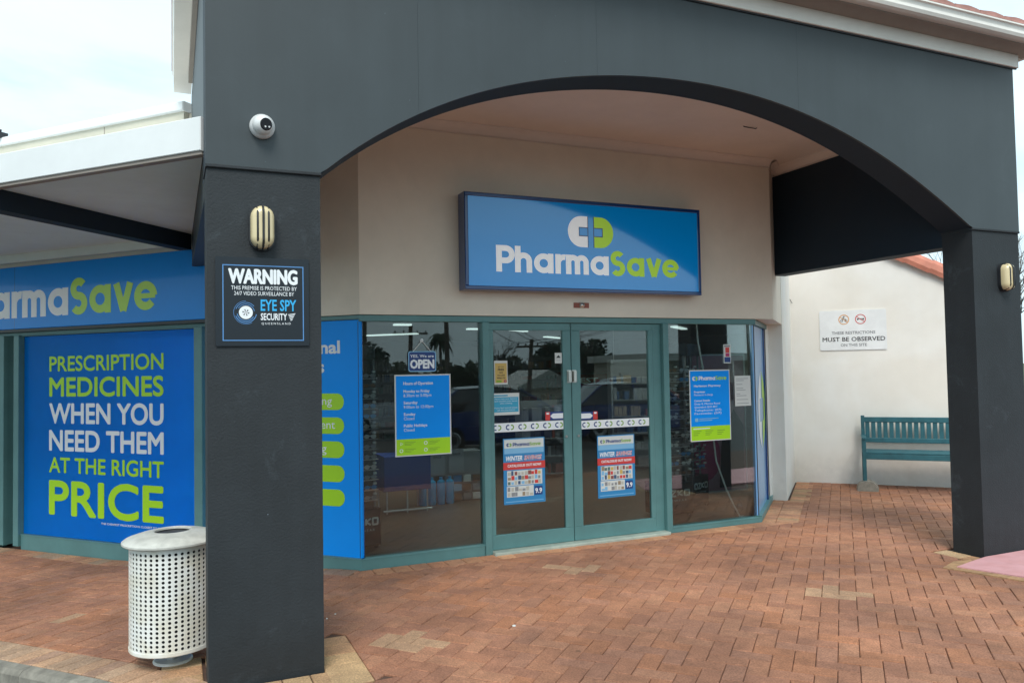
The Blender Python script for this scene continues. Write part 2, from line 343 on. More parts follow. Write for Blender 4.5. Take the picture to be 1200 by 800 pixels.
def logo_word(fr, x, z, width, cap, parent, m1, m2, d=.002, name='lettering', only=None):
    """geometric rounded bold word built stroke by stroke (unit: cap height 1)"""
    w = .215; xh = .76; r = xh/2-w/2
    G = {}
    G['P'] = ([[(w/2, 0), (w/2, 1)], [(w, 1-w/2), (.36, 1-w/2)]+arc(.36, .66, .34-w/2, 90, -90)+[(w, .32+w/2)]], .63)
    G['h'] = ([[(w/2, 0), (w/2, 1)], [(w/2, xh*.45)]+arc(.325, xh-.325, .325-w/2, 180, 0)+[(.65-w/2, 0)]], .65)
    ring = arc(xh/2, xh/2, r, 0, 360, 36)
    G['a'] = ([ring, [(xh-w/2, 0), (xh-w/2, xh)]], xh)
    G['r'] = ([[(w/2, 0), (w/2, xh)], arc(.36, xh-.36, .36-w/2, 180, 80)], .40)
    ma = [(w/2, xh*.45)]+arc(.285, xh-.285, .285-w/2, 180, 0)+[(.57-w/2, 0)]
    G['m'] = ([[(w/2, 0), (w/2, xh)], ma, [(p[0]+.57-w, p[1]) for p in ma]], 1.14-w)
    G['S'] = ([arc(.31, .70, .195, 35, 270, 20)+arc(.31, .30, .205, 90, -145, 20)[1:]], .62)
    G['v'] = ([[(w*.52, xh), (.35, .02)], [(.70-w*.52, xh), (.35, .02)]], .70)
    G['e'] = ([arc(xh/2, xh/2, r, 0, 322, 32), [(w*.6, xh/2-.005), (xh-w*.28, xh/2-.005)]], xh)
    word = [(c, m1) for c in 'Pharma']+[(c, m2) for c in 'Save']
    adv = [G[c][1]+(.075 if c not in 'rv' else .02) for c, _ in word]
    tot = sum(adv)-.075; kx = width/tot; cx = 0
    bs = {m1: MB(), m2: MB()}
    for (c, mm), a in zip(word, adv):
        if only is None or True:
            for q, st in enumerate(G[c][0]):
                ww = w*(.62 if (c == 'e' and q == 1) else 1)
                stroke(bs[mm], fr, [(p[0]+cx/1, p[1]) for p in st], ww, d+q*.0003, x, z, cap, kx)
        cx += a
    return [plabel(bs[mm].build(name, mm, parent), l) for mm, l in ((m1, 'white first half of the rounded lettering'), (m2, 'lime green second half of the rounded lettering'))]
def capsule(fr, x, z, w, h, parent, ml, mr, mc, d=.002, name='capsule_emblem', cross=True):
    """pill shape: left half, right half and a plus between them; x,z = centre"""
    r = h/2*.96; a = h*.15; arm = w*.265; g = w*.073
    def half(sg):
        o = [(g*sg, h/2), (g*sg, a), (arm*sg, a), (arm*sg, -a), (g*sg, -a), (g*sg, -h/2)]
        o += [((w/2-r)*sg+r*math.sin(t)*sg, -r*1.04*math.cos(t)) for t in [math.pi*i/20 for i in range(21)]]
        return [(x+p[0], z+p[1]) for p in o]
    for sg, mm in ((-1, ml), (1, mr)):
        b = MB(); pts = half(sg)
        n0 = 6
        # triangulated by columns to stay clean: outer arc fanned to the notch
        outer = pts[6:]
        k = len(outer)
        idx = len(b.v); b.v += [fr.p(px, pz, d) for px, pz in pts]
        inner = [5]*5+[4]*2+[3]*4+[2]*4+[1]*2+[0]*5
        for i in range(k-1):
            a1, a2 = inner[min(i, len(inner)-1)], inner[min(i+1, len(inner)-1)]
            if a1 == a2: b.f.append((idx+a1, idx+6+i, idx+7+i))
            else: b.f.append((idx+a1, idx+6+i, idx+7+i, idx+a2))
        if sg < 0: b.f = [f[::-1] for f in b.f]
        b.build(name, mm, parent)
    if cross and mc:
        t = w*.018
        b = MB()
        for x0, x1, z0, z1 in ((-g, -g+t, -h/2, h/2), (g-t, g, -h/2, h/2), (-arm, -g, a-t, a), (-arm, -g, -a, -a+t), (g, arm, a-t, a), (g, arm, -a, -a+t), (-arm, -arm+t, -a+t, a-t), (arm-t, arm, -a+t, a-t)):
            b.box(fr, x+x0, x+x1, z+z0, z+z1, 0, d*.8)
        plabel(b.build('plus_outline', mc, parent), 'dark outline of the plus in the emblem')
def rect(fr, x0, x1, z0, z1, d, m, parent, name, thick=None, label=None):
    o = MB().box(fr, x0, x1, z0, z1, max(0, d-(thick or .0012)), d).build(name, m, parent)
    if label: o['label'] = label
    return o
def rrect(x0, x1, z0, z1, r, n=5):
    o = []
    for cx, cz, a in ((x1-r, z0+r, -90), (x1-r, z1-r, 0), (x0+r, z1-r, 90), (x0+r, z0+r, 180)):
        o += [(cx+r*math.cos(math.radians(a+90*i/n)), cz+r*math.sin(math.radians(a+90*i/n))) for i in range(n+1)]
    return o
def ring2d(b, fr, cx, cz, r0, r1, a0, a1, d, n=28):
    i0 = len(b.v)
    for i in range(n+1):
        a = math.radians(a0+(a1-a0)*i/n)
        b.v += [fr.p(cx+r0*math.cos(a), cz+r0*math.sin(a), d), fr.p(cx+r1*math.cos(a), cz+r1*math.sin(a), d)]
    for i in range(n): b.f.append((i0+2*i, i0+2*i+1, i0+2*i+3, i0+2*i+2))

exec_parts = []
# ================================================================== GROUND
def gz(x, y):   # the paving falls away gently to the left
    return -.052*min(max(x*L.x+y*L.y-3.85, 0), 2.7)-.012
GS = MB()
for ya, yb_, za, zb_ in ((-400, -46, -2.6, -2.6), (-46, -21, -2.6, -.42), (-21, 400, -.42, -.42)): GS.quad((-400, ya, za), (400, ya, za), (400, yb_, zb_), (-400, yb_, zb_))
tag(GS.build('ground', 'grass'), 'open ground sloping away beyond the car park', kind='structure')
# car park behind the camera and the street at the kerb
KO = V3((-.95, 5.62, 0)); KD = V3((.62, -.785, 0)).normalized(); KN = V3((-KD.y, KD.x, 0))*-1   # kerb line; KN points to the road side
if KN.x > 0: KN = -KN
tag(MB().slab([(-60, -20), (60, -20), (60, 12), (-60, 12)], -.40, -.24).build('car_park', 'asphalt'), 'dark asphalt car park in front of the shops', kind='structure')

# footpath sheet (joint sand) that follows the paving's fall
def clip(poly, nx, ny, c):     # keep nx*x+ny*y >= c
    out = []
    for i in range(len(poly)):
        a, b = poly[i], poly[(i+1) % len(poly)]
        da, db = nx*a[0]+ny*a[1]-c, nx*b[0]+ny*b[1]-c
        if da >= 0: out.append(a)
        if (da >= 0) != (db >= 0):
            t = da/(da-db); out.append((a[0]+(b[0]-a[0])*t, a[1]+(b[1]-a[1])*t))
    return out
KC = KO.dot(-KN)                 # footpath side: p . (-KN) >= KC
fp = MB()
for ix in range(-8, 26):
    for iy in range(2, 26):
        q = clip([(ix*.5, iy*.5), (ix*.5+.5, iy*.5), (ix*.5+.5, iy*.5+.5), (ix*.5, iy*.5+.5)], -KN.x, -KN.y, KC)
        if len(q) > 2: fp.quad(*[(a, b, gz(a, b)-.012) for a, b in q])
footpath = fp.build('footpath', 'mortar'); tag(footpath, 'red brick footpath laid in herringbone under the porch', kind='structure')
ORG[footpath.name] = V3((0, 0, 0))
# kerb
kb = MB()
NK = 16
for i in range(NK):
    t0, t1 = -4+i*.62, -4+(i+1)*.62-.004
    pr = [(0, -.012), (.015, 0.004), (.07, -.004), (.095, -.03), (.11, -.26), (0, -.26)]
    i0 = len(kb.v)
    for t in (t0, t1):
        c = KO+KD*t; h = gz(c.x, c.y)
        kb.v += [V3((c.x+KN.x*a, c.y+KN.y*a, h+z)) for a, z in pr]
    n = len(pr)
    for k in range(n): kb.f.append((i0+k, i0+(k+1) % n, i0+n+(k+1) % n, i0+n+k))
    kb.f.append(tuple(i0+k for k in range(n))[::-1]); kb.f.append(tuple(i0+n+k for k in range(n)))
tag(kb.build('kerb', 'kerb'), 'weathered concrete kerb along the edge of the brick footpath', kind='structure')

# ---- pavers
U = .1145; A0, B0 = -.187, 5.975
def ab(a, b): p = (-L)*a+P*b; return (p.x, p.y)
def hp(p0, p1, side):    # half plane through p0,p1; 'side' point has positive distance
    dx, dy = p1[0]-p0[0], p1[1]-p0[1]; n = math.hypot(dx, dy); nx, ny = -dy/n, dx/n; c = nx*p0[0]+ny*p0[1]
    if nx*side[0]+ny*side[1]-c < 0: nx, ny, c = -nx, -ny, -c
    return nx, ny, c
def offp(q, v, s): return (q[0]+v.x*s, q[1]+v.y*s)
BW = .195
shop_obs = [hp((0, 6.5-BW), (1, 6.5-BW), (0, 0)), hp(offp((1.45, 6.5), P, -BW), offp(offp((1.45, 6.5), P, -BW), L, 1), (-5, 0)),
            hp(offp((5.93, 6.5), L, -.20), offp(offp((5.93, 6.5), L, -.20), P, 1), (9, 0))]
cwall = [hp((8.037, 8.463), tuple((V3((8.037, 8.463, 0))-L).to_2d()), (0, 0))]
lpil = [hp((0, 4.18), (1, 4.18), (0, 0)), hp((1.0, 0), (1.0, 1), (9, 0)), hp((0, 4.98), (1, 4.98), (0, 9)), hp((-.065, 0), (-.065, 1), (-9, 0))]
rpil = [hp((0, 4.40), (1, 4.40), (0, 0)), hp((6.06, 0), (6.06, 1), (0, 0)), hp((0, 4.80), (1, 4.80), (0, 9))]
pinkp = [hp((5.73, 4.33), (6.10, 3.40), (0, 0)), hp((5.70, 4.36), (6.4, 4.42), (0, 9))]
kerbo = [(-KN.x, -KN.y, KC+.235)]
def obstacle(poly, hs):
    cx = sum(p[0] for p in poly)/len(poly); cy = sum(p[1] for p in poly)/len(poly)
    if any(all(h[0]*p[0]+h[1]*p[1]-h[2] >= 0 for p in poly) for h in hs): return poly
    h = max(hs, key=lambda h: h[0]*cx+h[1]*cy-h[2])
    return clip(poly, *h)
cells = []
yellow = set()
for (i, j) in ((0, 0), (-21, -17)): yellow |= {('H', i, j), ('V', i-1, j), ('V', i, j+1), ('H', i+1, j+1)}
yellow |= {('H', -19, 1), ('V', -17, 0), ('V', -16, 1)}
def vlabel(i, j): return None
for i in range(-82, 76):
    for j in range(-52, 56):
        m4 = (i-j) % 4
        if m4 == 0: cells.append(('H', i, j, 2, 1))
        elif m4 == 3: cells.append(('V', i, j, 1, 2))
base_cols = [(.455, .205, .116), (.47, .214, .120), (.435, .196, .113), (.49, .232, .134), (.415, .188, .112), (.465, .200, .104), (.445, .210, .128)]
pav = []          # (polygon, colour, height jitter)
G2 = .0016
for ty, i, j, w, h in cells:
    a0, b0 = A0+i*U, B0+j*U
    q = [ab(a0+G2, b0+G2), ab(a0+w*U-G2, b0+G2), ab(a0+w*U-G2, b0+h*U-G2), ab(a0+G2, b0+h*U-G2)]
    cx = sum(p[0] for p in q)/4; cy = sum(p[1] for p in q)/4
    if not (-3.4 < cx < 11 and 2.2 < cy < 11.5) or cx*.9+cy < 2.0: continue
    for hs in (shop_obs, cwall, lpil, rpil, pinkp, kerbo):
        q = obstacle(q, hs)
        if len(q) < 3: break
    if len(q) < 3: continue
    ar = abs(sum(q[k][0]*q[(k+1) % len(q)][1]-q[(k+1) % len(q)][0]*q[k][1] for k in range(len(q))))/2
    if ar < .0012: continue
    c = random.choice(base_cols); f = random.uniform(.92, 1.06); c = tuple(v*f for v in c)
    if (ty, i, j) in yellow or (random.random() < .001): fy = random.uniform(1.0, 1.2); c = tuple(v*fy for v in (.49, .295, .175))
    pav.append((q, c, random.uniform(-.0022, .0022)))
cream_c = [(.62, .40, .21), (.56, .34, .18), (.65, .44, .25), (.53, .30, .16)]
orange_c = [(.64, .31, .165), (.60, .27, .145), (.68, .35, .19), (.57, .28, .16)]
tan_c = [(.52, .34, .22), (.48, .31, .20), (.55, .33, .20), (.45, .27, .18)]
def course(p0, d, nrm, n, w, dep, cols, gap=.003):
    """a row of bricks from p0 along d, reaching dep along nrm"""
    for k in range(n):
        a = p0+d*(k*w+gap); b = p0+d*((k+1)*w-gap)
        q = [(a.x, a.y), (b.x, b.y), (b.x+nrm.x*(dep-gap), b.y+nrm.y*(dep-gap)), (a.x+nrm.x*(dep-gap), a.y+nrm.y*(dep-gap))]
        s = sum(q[k2][0]*q[(k2+1) % 4][1]-q[(k2+1) % 4][0]*q[k2][1] for k2 in range(4))
        if s < 0: q = q[::-1]
        c = random.choice(cols); f = random.uniform(.92, 1.08)
        pav.append((q, tuple(v*f for v in c), random.uniform(-.001, .001)))
course(V3((1.37, 6.49, 0)), X, -Y, 28, .158, BW, orange_c)
pav.append(([(1.45, 6.49), (1.306, 6.368), (1.335, 6.312), (1.367, 6.305)], (.48, .22, .12), 0))
course(V3((1.45, 6.5, 0))-P*.005+L*.02, L, -P, 34, .158, BW-.005, orange_c+tan_c)
course(V3((5.70, 6.5, 0))-P*.06, P, -L, 13, .116, .135, orange_c); course(V3((5.70, 6.5, 0))-P*.06-L*.135, P, -L, 13, .116, .225, orange_c+cream_c[1:2])
course(V3((6.86, 7.33, 0))+P*.0-L*0, P, -L, 14, .115, .23, cream_c+orange_c)
# ring of cream bricks round the left pillar, tan edge along the kerb
course(V3((.775, 4.19, 0)), Y, X, 5, .157, .225, cream_c)
course(V3((-.06, 4.185, 0)), X, Y, 7, .15, .235, cream_c)
course(V3((-.06, 4.43, 0)), Y, X, 4, .138, .215, cream_c)
course(V3((.17, 4.75, 0)), X, Y, 4, .152, .225, cream_c)
kp = KO+KN*0; course(KO+KD*-3.6-KN*.004, KD, -KN, 52, .118, .228, tan_c)
course(V3((6.075, 4.42, 0)), Y, X, 3, .12, .165, cream_c)
# size in view decides which are single objects
cm = cam.matrix_world.inverted()
def viewpt(p):
    v = cm @ V3(p); return (v.x/-v.z*907.7/600, v.y/-v.z*907.7/400, -v.z)
def vsize(q):
    s = [viewpt((x, y, 0)) for x, y in q]
    if any(v[2] < .2 for v in s): return 0
    vis = sum(1 for v in s if abs(v[0]) < 1.0 and abs(v[1]) < 1.0)
    if vis < 2: return 0
    ar = abs(sum(s[k][0]*s[(k+1) % len(s)][1]-s[(k+1) % len(s)][0]*s[k][1] for k in range(len(s))))/2
    return ar*vis/len(s)
order = sorted(range(len(pav)), key=lambda k: -vsize(pav[k][0]))
def paver_geom(q, dz):
    n = len(q); cx = sum(p[0] for p in q)/n; cy = sum(p[1] for p in q)/n
    b = .0048; v = []; 
    for x, y in q:
        l = math.hypot(cx-x, cy-y) or 1; v.append((x, y, gz(x, y)-.02))
    for x, y in q: v.append((x, y, gz(x, y)-.0045+dz))
    for x, y in q:
        l = math.hypot(cx-x, cy-y) or 1; v.append((x+(cx-x)/l*b*1.4, y+(cy-y)/l*b*1.4, gz(x, y)+dz))
    f = [tuple(range(2*n, 3*n))]
    for r in (0, n):
        for k in range(n): f.append((r+k, r+(k+1) % n, r+n+(k+1) % n, r+n+k))
    return v, f
solo = set(order[:298])
big = MB(); tints = []
for k, (q, c, dz) in enumerate(pav):
    v, f = paver_geom(q, dz)
    if k in solo:
        cx = sum(p[0] for p in q)/len(q); cy = sum(p[1] for p in q)/len(q); c0 = V3((cx, cy, gz(cx, cy)))
        me = bpy.data.meshes.new('paver'); me.from_pydata([V3(p)-c0 for p in v], [], f); me.materials.append(M['brick'])
        o = bpy.data.objects.new('paver', me); COL.objects.link(o); o.location = c0; o.parent = footpath; o.color = c+(1,)
    else:
        i0 = len(big.v); big.v += [V3(p) for p in v]; big.f += [tuple(i0+a for a in g) for g in f]; tints += [c]*len(f)
o = big.build('paver_field', 'brickstuff', footpath); o['kind'] = 'stuff'; o['label'] = 'smaller and farther red pavers of the footpath'
at = o.data.attributes.new('tint', 'FLOAT_COLOR', 'FACE')
for k, c in enumerate(tints): at.data[k].color = c+(1,)
# pink painted ramp and tan fillet in front of the right pillar
rp = MB().slab([(5.755, 4.32), (6.10, 3.45), (9.5, 3.1), (9.5, 4.43), (6.25, 4.425), (6.05, 4.385)], -.1, .004)
tag(rp.build('painted_ramp', 'pink'), 'pink painted concrete ramp wedge at the foot of the right pillar', kind='structure')
tf = MB().slab([(5.66, 4.37), (5.99, 3.38), (6.10, 3.38), (5.765, 4.30), (6.05, 4.40), (6.08, 4.44), (5.9, 4.46)], -.05, -.004)
tag(tf.build('ramp_edging', 'tan'), 'sandy mortar fillet edging the pink ramp', kind='structure')

# ================================================================== SHOP BUILDING
shop = thing('shop_building', 'beige rendered corner shop with teal framed glass front behind the arched porch', 'shop', (3.6, 6.5, 0))
HD = 2.13; CZ = 3.85; TOP = 4.3
def solidwall(name, fr, x0, x1, z0, z1, th, m, parent=shop, label=None):
    o = MB().box(fr, x0, x1, z0, z1, -th, 0).build(name, m, parent)
    if label: o['label'] = label
    return o
# wall above the shopfront
solidwall('wall', FR, 1.452, 5.93, HD, TOP, .2, 'beige', label='beige rendered wall above the doors')
solidwall('wall', LW, -9, .0, HD, 4.12, .2, 'beige', label='beige rendered wall above the side window')
solidwall('wall', RO, .0, 1.245, HD, TOP, .2, 'beige', label='beige side return above the narrow window')
# return wall / pier on the right
pier = MB().slab([(6.84, 7.35), (8.037, 8.463), (7.93, 8.60), (6.62, 7.40), tuple((RW.p(1.41, 0, 0)).to_2d())], -.06, TOP)
pier.build('pier_wall', 'cream', shop)['label'] = 'cream return wall right of the narrow side window'
# underside strip of the bulkhead over narrow window
sf = MB(); a, b_, c_, d_ = FR.p(5.70, 0), FR.p(5.93, 0), RO.p(1.24, 0), RW.p(1.41, 0)
sf.quad(*[V3((p.x, p.y, HD-.003)) for p in (a, b_, c_, d_)]); sf.build('bulkhead_soffit', 'beige', shop)
# teal head, sill frames
def member(fr, x0, x1, z0, z1, d0, d1, name='frame_member', m='teal', parent=None, b=.004): return MB().bbox(fr, x0, x1, z0, z1, d0, d1, b).build(name, m, parent or shop)
member(FR, 1.45, 5.70, 2.072, HD-.004, -.10, -.012, 'frame_head')
member(LW, -9, 0, 2.090, HD-.004, -.10, -.012, 'frame_head')
member(RW, 0, 1.41, 2.072, HD-.004, -.10, -.012, 'frame_head')
def window(fr, x0, x1, z0, z1, label, zsill=-.11):
    w = MB().bbox(fr, x0, x1, zsill, z0, -.09, .0, .006).build('window', 'teal', shop); w['label'] = label
    ORG[w.name] = V3(shop.location)
    MB().box(fr, x0+.0, x1-.0, z0-.006, z0+.004, -.06, .004).build('sill_bead', 'teal', w)
    MB().box(fr, x0+.01, x1-.01, z0, z1, -.056, -.050).build('pane', 'glass', w)
    return w
window(FR, 1.452, 2.56, .075, 2.072, 'large left shop window with hours poster')
window(FR, 4.565, 5.70, .035, 2.072, 'right shop window with blue contact poster')
wL = window(LW, -1.72, 0, .075, 2.09, 'side window covered in blue film with green pills')
wR = window(RW, .0, 1.41, .045, 2.072, 'narrow side window covered in faded blue film')
# mullions
for fr, x0, x1, d1 in ((FR, 2.56, 2.625, .015), (FR, 4.50, 4.565, .015), (LW, -1.82, -1.72, .03), (LW, -4.335, -4.255, .03), (LW, -4.60, -4.46, .05)):
    member(fr, x0, x1, -.12, 2.09 if fr is LW else 2.072, -.10, d1, 'mullion')
MB().box(FR, 1.444, 1.458, .075, 2.07, -.06, -.046).build('corner_joint', 'dark', shop)
MB().box(FR, 5.694, 5.706, .03, 2.07, -.07, -.046).build('corner_joint', 'dark', shop)
MB().box(RW, 1.06, 1.10, .045, 2.07, -.08, -.02).build('end_mullion', 'signframe', shop)
# poster window on the far left: recessed teal frame
wp = window(LW, -4.255, -1.82, .0, 2.09, 'wide left window filled by the blue price poster', -.19)
member(LW, -4.255, -1.82, 2.0 if False else 2.08, 2.092, -.05, .0, 'reveal', parent=shop)
window(LW, -8.6, -4.60, .05, 2.09, 'next shop window beyond the teal post', -.2)
# threshold
thr = MB().bbox(FR, 2.625, 4.50, -.03, .012, -.08, .075, .008).build('threshold', 'teal_old', shop)
# doors
def door(x0, x1, meet, label):
    d = MB().bbox(FR, x0, x1, .014, .145, -.07, -.03, .004).build('door', 'teal', shop); d['label'] = label; ORG[d.name] = V3(shop.location)
    MB().bbox(FR, x0, x1, 2.0, 2.068, -.07, -.03, .004).build('top_rail', 'teal', d)
    MB().bbox(FR, x0, x0+(.095 if meet == 'L' else .05), .145, 2.0, -.07, -.03, .004).build('stile', 'teal', d)
    MB().bbox(FR, x1-(.05 if meet == 'L' else .085), x1, .145, 2.0, -.07, -.03, .004).build('stile', 'teal', d)
    gx0, gx1 = x0+(.095 if meet == 'L' else .05), x1-(.05 if meet == 'L' else .085)
    MB().box(FR, gx0, gx1, .145, 2.0, -.053, -.047).build('pane', 'glass', d)
    hx = x0+.024 if meet == 'L' else x1-.024
    hs = MB().lathe(FR.p(hx, 1.565, -.012), [(.0, -.05), (.02, -.05), (.02, .05), (0, .05)], 14)
    hs.box(FR, hx-.022, hx+.022, 1.505, 1.625, -.031, -.024)
    hs.build('lock_case', 'steel', d, smooth=True)
    return gx0, gx1
GL = door(2.63, 3.475, 'R', 'left glass door leaf of the entrance')
GR = door(3.482, 4.40, 'L', 'right glass door leaf of the entrance')
member(FR, 4.40, 4.50, .0, 2.07, -.10, -.035, 'door_jamb')
for x_ in (3.41, 3.54):
    MB().lathe(FR.p(x_, 1.0, -.028), [(0, 0), (.012, 0), (.012, .006), (0, .006)], 12, ax=FR.n).build('key_lock', 'steel', shop)
# interior shell
ins = [(1.50, 6.62), (5.66, 6.62), (6.6, 7.55), (8.2, 9.1), (14.5, 15.0), (12, 21), (-1.0, 21), (-4.6, 13.2), (-4.0, 12.6)]
MB().slab(ins, -.05, .008).build('shop_floor', 'shopfloor', shop)
MB().slab([(1.40, 6.66), (5.72, 6.66), (8.3, 9.15), (14.7, 15.0), (12.2, 21.2), (-1.2, 21.2), (-4.8, 13.3), (-4.2, 12.5)], 2.45, 2.6).build('shop_ceiling', 'shopceil', shop)
for k in range(2, len(ins)-1):
    a, b_ = V3(ins[k]+(0,)), V3(ins[k+1]+(0,)); d = (b_-a).normalized(); n = V3((-d.y, d.x, 0))
    w_ = MB().slab([(a.x, a.y), (b_.x, b_.y), (b_.x-n.x*.1, b_.y-n.y*.1), (a.x-n.x*.1, a.y-n.y*.1)], 0, 2.45)
    w_.build('inner_wall', 'shopwall', shop)
# roof closing over the shop so that no sky leaks in
MB().slab([(1.5, 6.7), (5.8, 6.7), (8.3, 9.15), (14.7, 15.0), (12.2, 21.2), (-1.2, 21.2), (-7.4, 15.6), (-4.2, 12.5)], 4.0, 4.05).build('flat_roof', 'taupe', shop)

# parapet over the left wing
pl = thing('parapet_wall', 'cream parapet with white metal capping above the left awning', 'parapet', (.1, 7.95, TOP))
MB().box(LW, -9, -1.90, 3.2, 4.13, .004, .06).build('parapet_face', 'parapet', pl)
cp = MB().bbox(LW, -9, -1.88, 4.125, 4.215, -.25, .09, .01); cp.build('metal_capping', 'awnwhite', pl)
for t in (-2.95, -4.9): MB().box(LW, t, t+.006, 3.2, 4.12, .06, .063).build('panel_joint', 'taupe', pl)

# ================================================================== PORCH
porch = thing('arched_porch', 'charcoal porch with a wide arch on two square pillars', 'porch', (3.5, 4.5, 0))
PC = [.1449, -.1368, -.0807, -.7454, -.0638, 3.6517]
def az(x):
    u = (x-3.515)/2.745; v = 0
    for c in PC: v = v*u+c
    return v
AX0, AX1, SPR, FT, BK = .77, 6.26, 2.77, 4.24, -.29
seams = [.165, 1.36, 2.60, 4.35, 6.86]
for a, b_ in zip(seams, seams[1:]):
    mb = MB(); x0, x1 = a+.0005, b_-.0005
    n = max(2, int((x1-x0)/.09)); xs = [x0+(x1-x0)*k/n for k in range(n+1)]
    xs = sorted(set(xs+[v for v in (AX0, AX1) if x0 < v < x1]))
    low = [SPR+.008 if (x <= AX0 or x >= AX1) else az(x) for x in xs]
    for k in range(len(xs)-1):
        mb.quad(FA.p(xs[k], low[k], .0), FA.p(xs[k+1], low[k+1], .0), FA.p(xs[k+1], FT, .0), FA.p(xs[k], FT, .0))
    for k in range(len(xs)-1):
        mb.quad(FA.p(xs[k+1], low[k+1], .0), FA.p(xs[k], low[k], .0), FA.p(xs[k], low[k], -.02), FA.p(xs[k+1], low[k+1], -.02))
    mb.quad(FA.p(x0, low[0], 0), FA.p(x0, FT, 0), FA.p(x0, FT, -.02), FA.p(x0, low[0], -.02))
    mb.quad(FA.p(x1, low[-1], 0), FA.p(x1, low[-1], -.02), FA.p(x1, FT, -.02), FA.p(x1, FT, 0))
    o = mb.build('facade_panel', 'panel', porch)
# core with curved soffit
mb = MB(); n = 64; xs = [AX0+(AX1-AX0)*k/n for k in range(n+1)]
for k in range(n):
    a, b_ = xs[k], xs[k+1]; za, zb = az(a), az(b_)
    mb.quad(FA.p(b_, zb, -.02), FA.p(a, za, -.02), FA.p(a, za, BK), FA.p(b_, zb, BK))
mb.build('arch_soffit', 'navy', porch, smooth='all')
mb = MB()
for k in range(n):
    a, b_ = xs[k], xs[k+1]; za, zb = az(a), az(b_)
    mb.quad(FA.p(b_, zb, BK), FA.p(a, za, BK), FA.p(a, FT, BK), FA.p(b_, FT, BK))
    mb.quad(FA.p(a, za, -.02), FA.p(b_, zb, -.02), FA.p(b_, FT, -.02), FA.p(a, FT, -.02))
mb.box(FA, .166, AX0-.0005, SPR+.008, FT, BK, -.021); mb.box(FA, AX1+.0005, 6.859, SPR+.008, FT, BK, -.021)
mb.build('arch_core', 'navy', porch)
for x0, x1, l in ((.170, .772, 'left pillar with lamp, camera above and warning sign'), (6.252, 6.855, 'right pillar standing by the pink ramp')):
    q = MB().box(FA, x0, x1, -.2, SPR-.008, BK, -.008); o = q.build('pillar', 'pillar', porch); o['label'] = l; ORG[o.name] = V3(porch.location)
    MB().bbox(FA, x0-.006, x1+.006, SPR-.010, SPR+.010, BK-.005, .006, .004).build('moulding', 'pillar', o)
# side beams and walls of the porch
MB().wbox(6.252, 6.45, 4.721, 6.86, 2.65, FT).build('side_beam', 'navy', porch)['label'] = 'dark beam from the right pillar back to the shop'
MB().wbox(.170, .30, 4.721, 7.75, 2.65, FT-.003).build('side_beam', 'panel', porch)['label'] = 'side beam of the porch above the awning end'
MB().slab([(.31, 4.725), (6.249, 4.725), (6.249, 6.80), (5.93, 6.499), (1.452, 6.499), (.31, 7.70)], CZ, CZ+.03).build('ceiling', 'ceiling', porch)
# cove cornices
def cove(p0, p1, inward, s=.085):
    p0, p1, inw = V3(p0), V3(p1), V3(inward); mb = MB(); pf = [(s*1.0, 0), (s, -.012)]+[(s-.0-math.sin(math.radians(a))*(s-.012), -.012-(1-math.cos(math.radians(a)))*(s-.012)) for a in range(15, 91, 15)]+[(.012, -s), (0, -s)]
    i0 = 0; mb.v = [p0+inw*a+Z*(CZ+z) for a, z in pf]+[p1+inw*a+Z*(CZ+z) for a, z in pf]; n = len(pf)
    for k in range(n-1): mb.f.append((k, k+1, n+k+1, n+k))
    return mb.build('cornice', 'ceiling', porch, smooth='all')
cove((1.45, 6.499, 0), (5.93, 6.499, 0), -Y); cove((5.93, 6.499, 0), (6.25, 6.79, 0), -L); cove((6.25, 6.84, 0), (6.25, 4.725, 0), -X); cove((1.45, 6.499, 0), (.3, 7.72, 0), -P)
# ceiling hook
MB().tube([V3((5.0, 5.62, CZ)), V3((4.985, 5.62, CZ-.01)), V3((4.93, 5.60, CZ-.016)), V3((4.86, 5.62, CZ-.006)), V3((4.84, 5.62, CZ))], .004, 6).build('ceiling_wire', 'dark', porch)
# fascia board, soffit, gutter at the front and left, tiled roof
MB().bbox(FA, .13, 6.90, FT-.002, FT+.115, -.02, .03, .004).build('fascia_board', 'trim', porch)
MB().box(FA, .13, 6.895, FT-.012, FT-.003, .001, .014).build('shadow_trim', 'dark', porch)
MB().box(FA, -.02, 7.02, FT+.113, FT+.120, -.02, .20).build('eave_soffit', 'taupe', porch)
def gutter(o, d, out, ln, name, k_=1.0):
    pf = [(a*k_, z) for a, z in [(.0, .0), (.085, .0), (.108, .010), (.120, .034), (.118, .060), (.125, .085), (.140, .092), (.140, .105), (.128, .105), (.0, .095)]]
    o, d, out = V3(o), V3(d), V3(out); mb = MB(); n = len(pf)
    mb.v = [o+out*a+Z*z for a, z in pf]+[o+d*ln+out*a+Z*z for a, z in pf]
    for k in range(n): mb.f.append((k, (k+1) % n, n+(k+1) % n, n+k))
    mb.f.append(tuple(range(n))[::-1]); mb.f.append(tuple(range(n, 2*n)))
    return mb.build(name, 'gutter', porch)
gutter((-.03, 4.275, FT+.122), X, -Y, 7.05, 'gutter'); gutter((.075, 4.24, FT+.125), Y, -X, 3.62, 'gutter', .5)
gutter((7.0, 4.24, FT+.122), Y, X, 3.6, 'gutter')
MB().wbox(.018, .169, 4.30, 7.86, FT+.06, FT+.12).build('eave_soffit', 'trim', porch)
MB().wbox(.135, .168, 4.43, 7.3, FT-.03, FT+.06).build('barge_trim', 'taupe', porch)
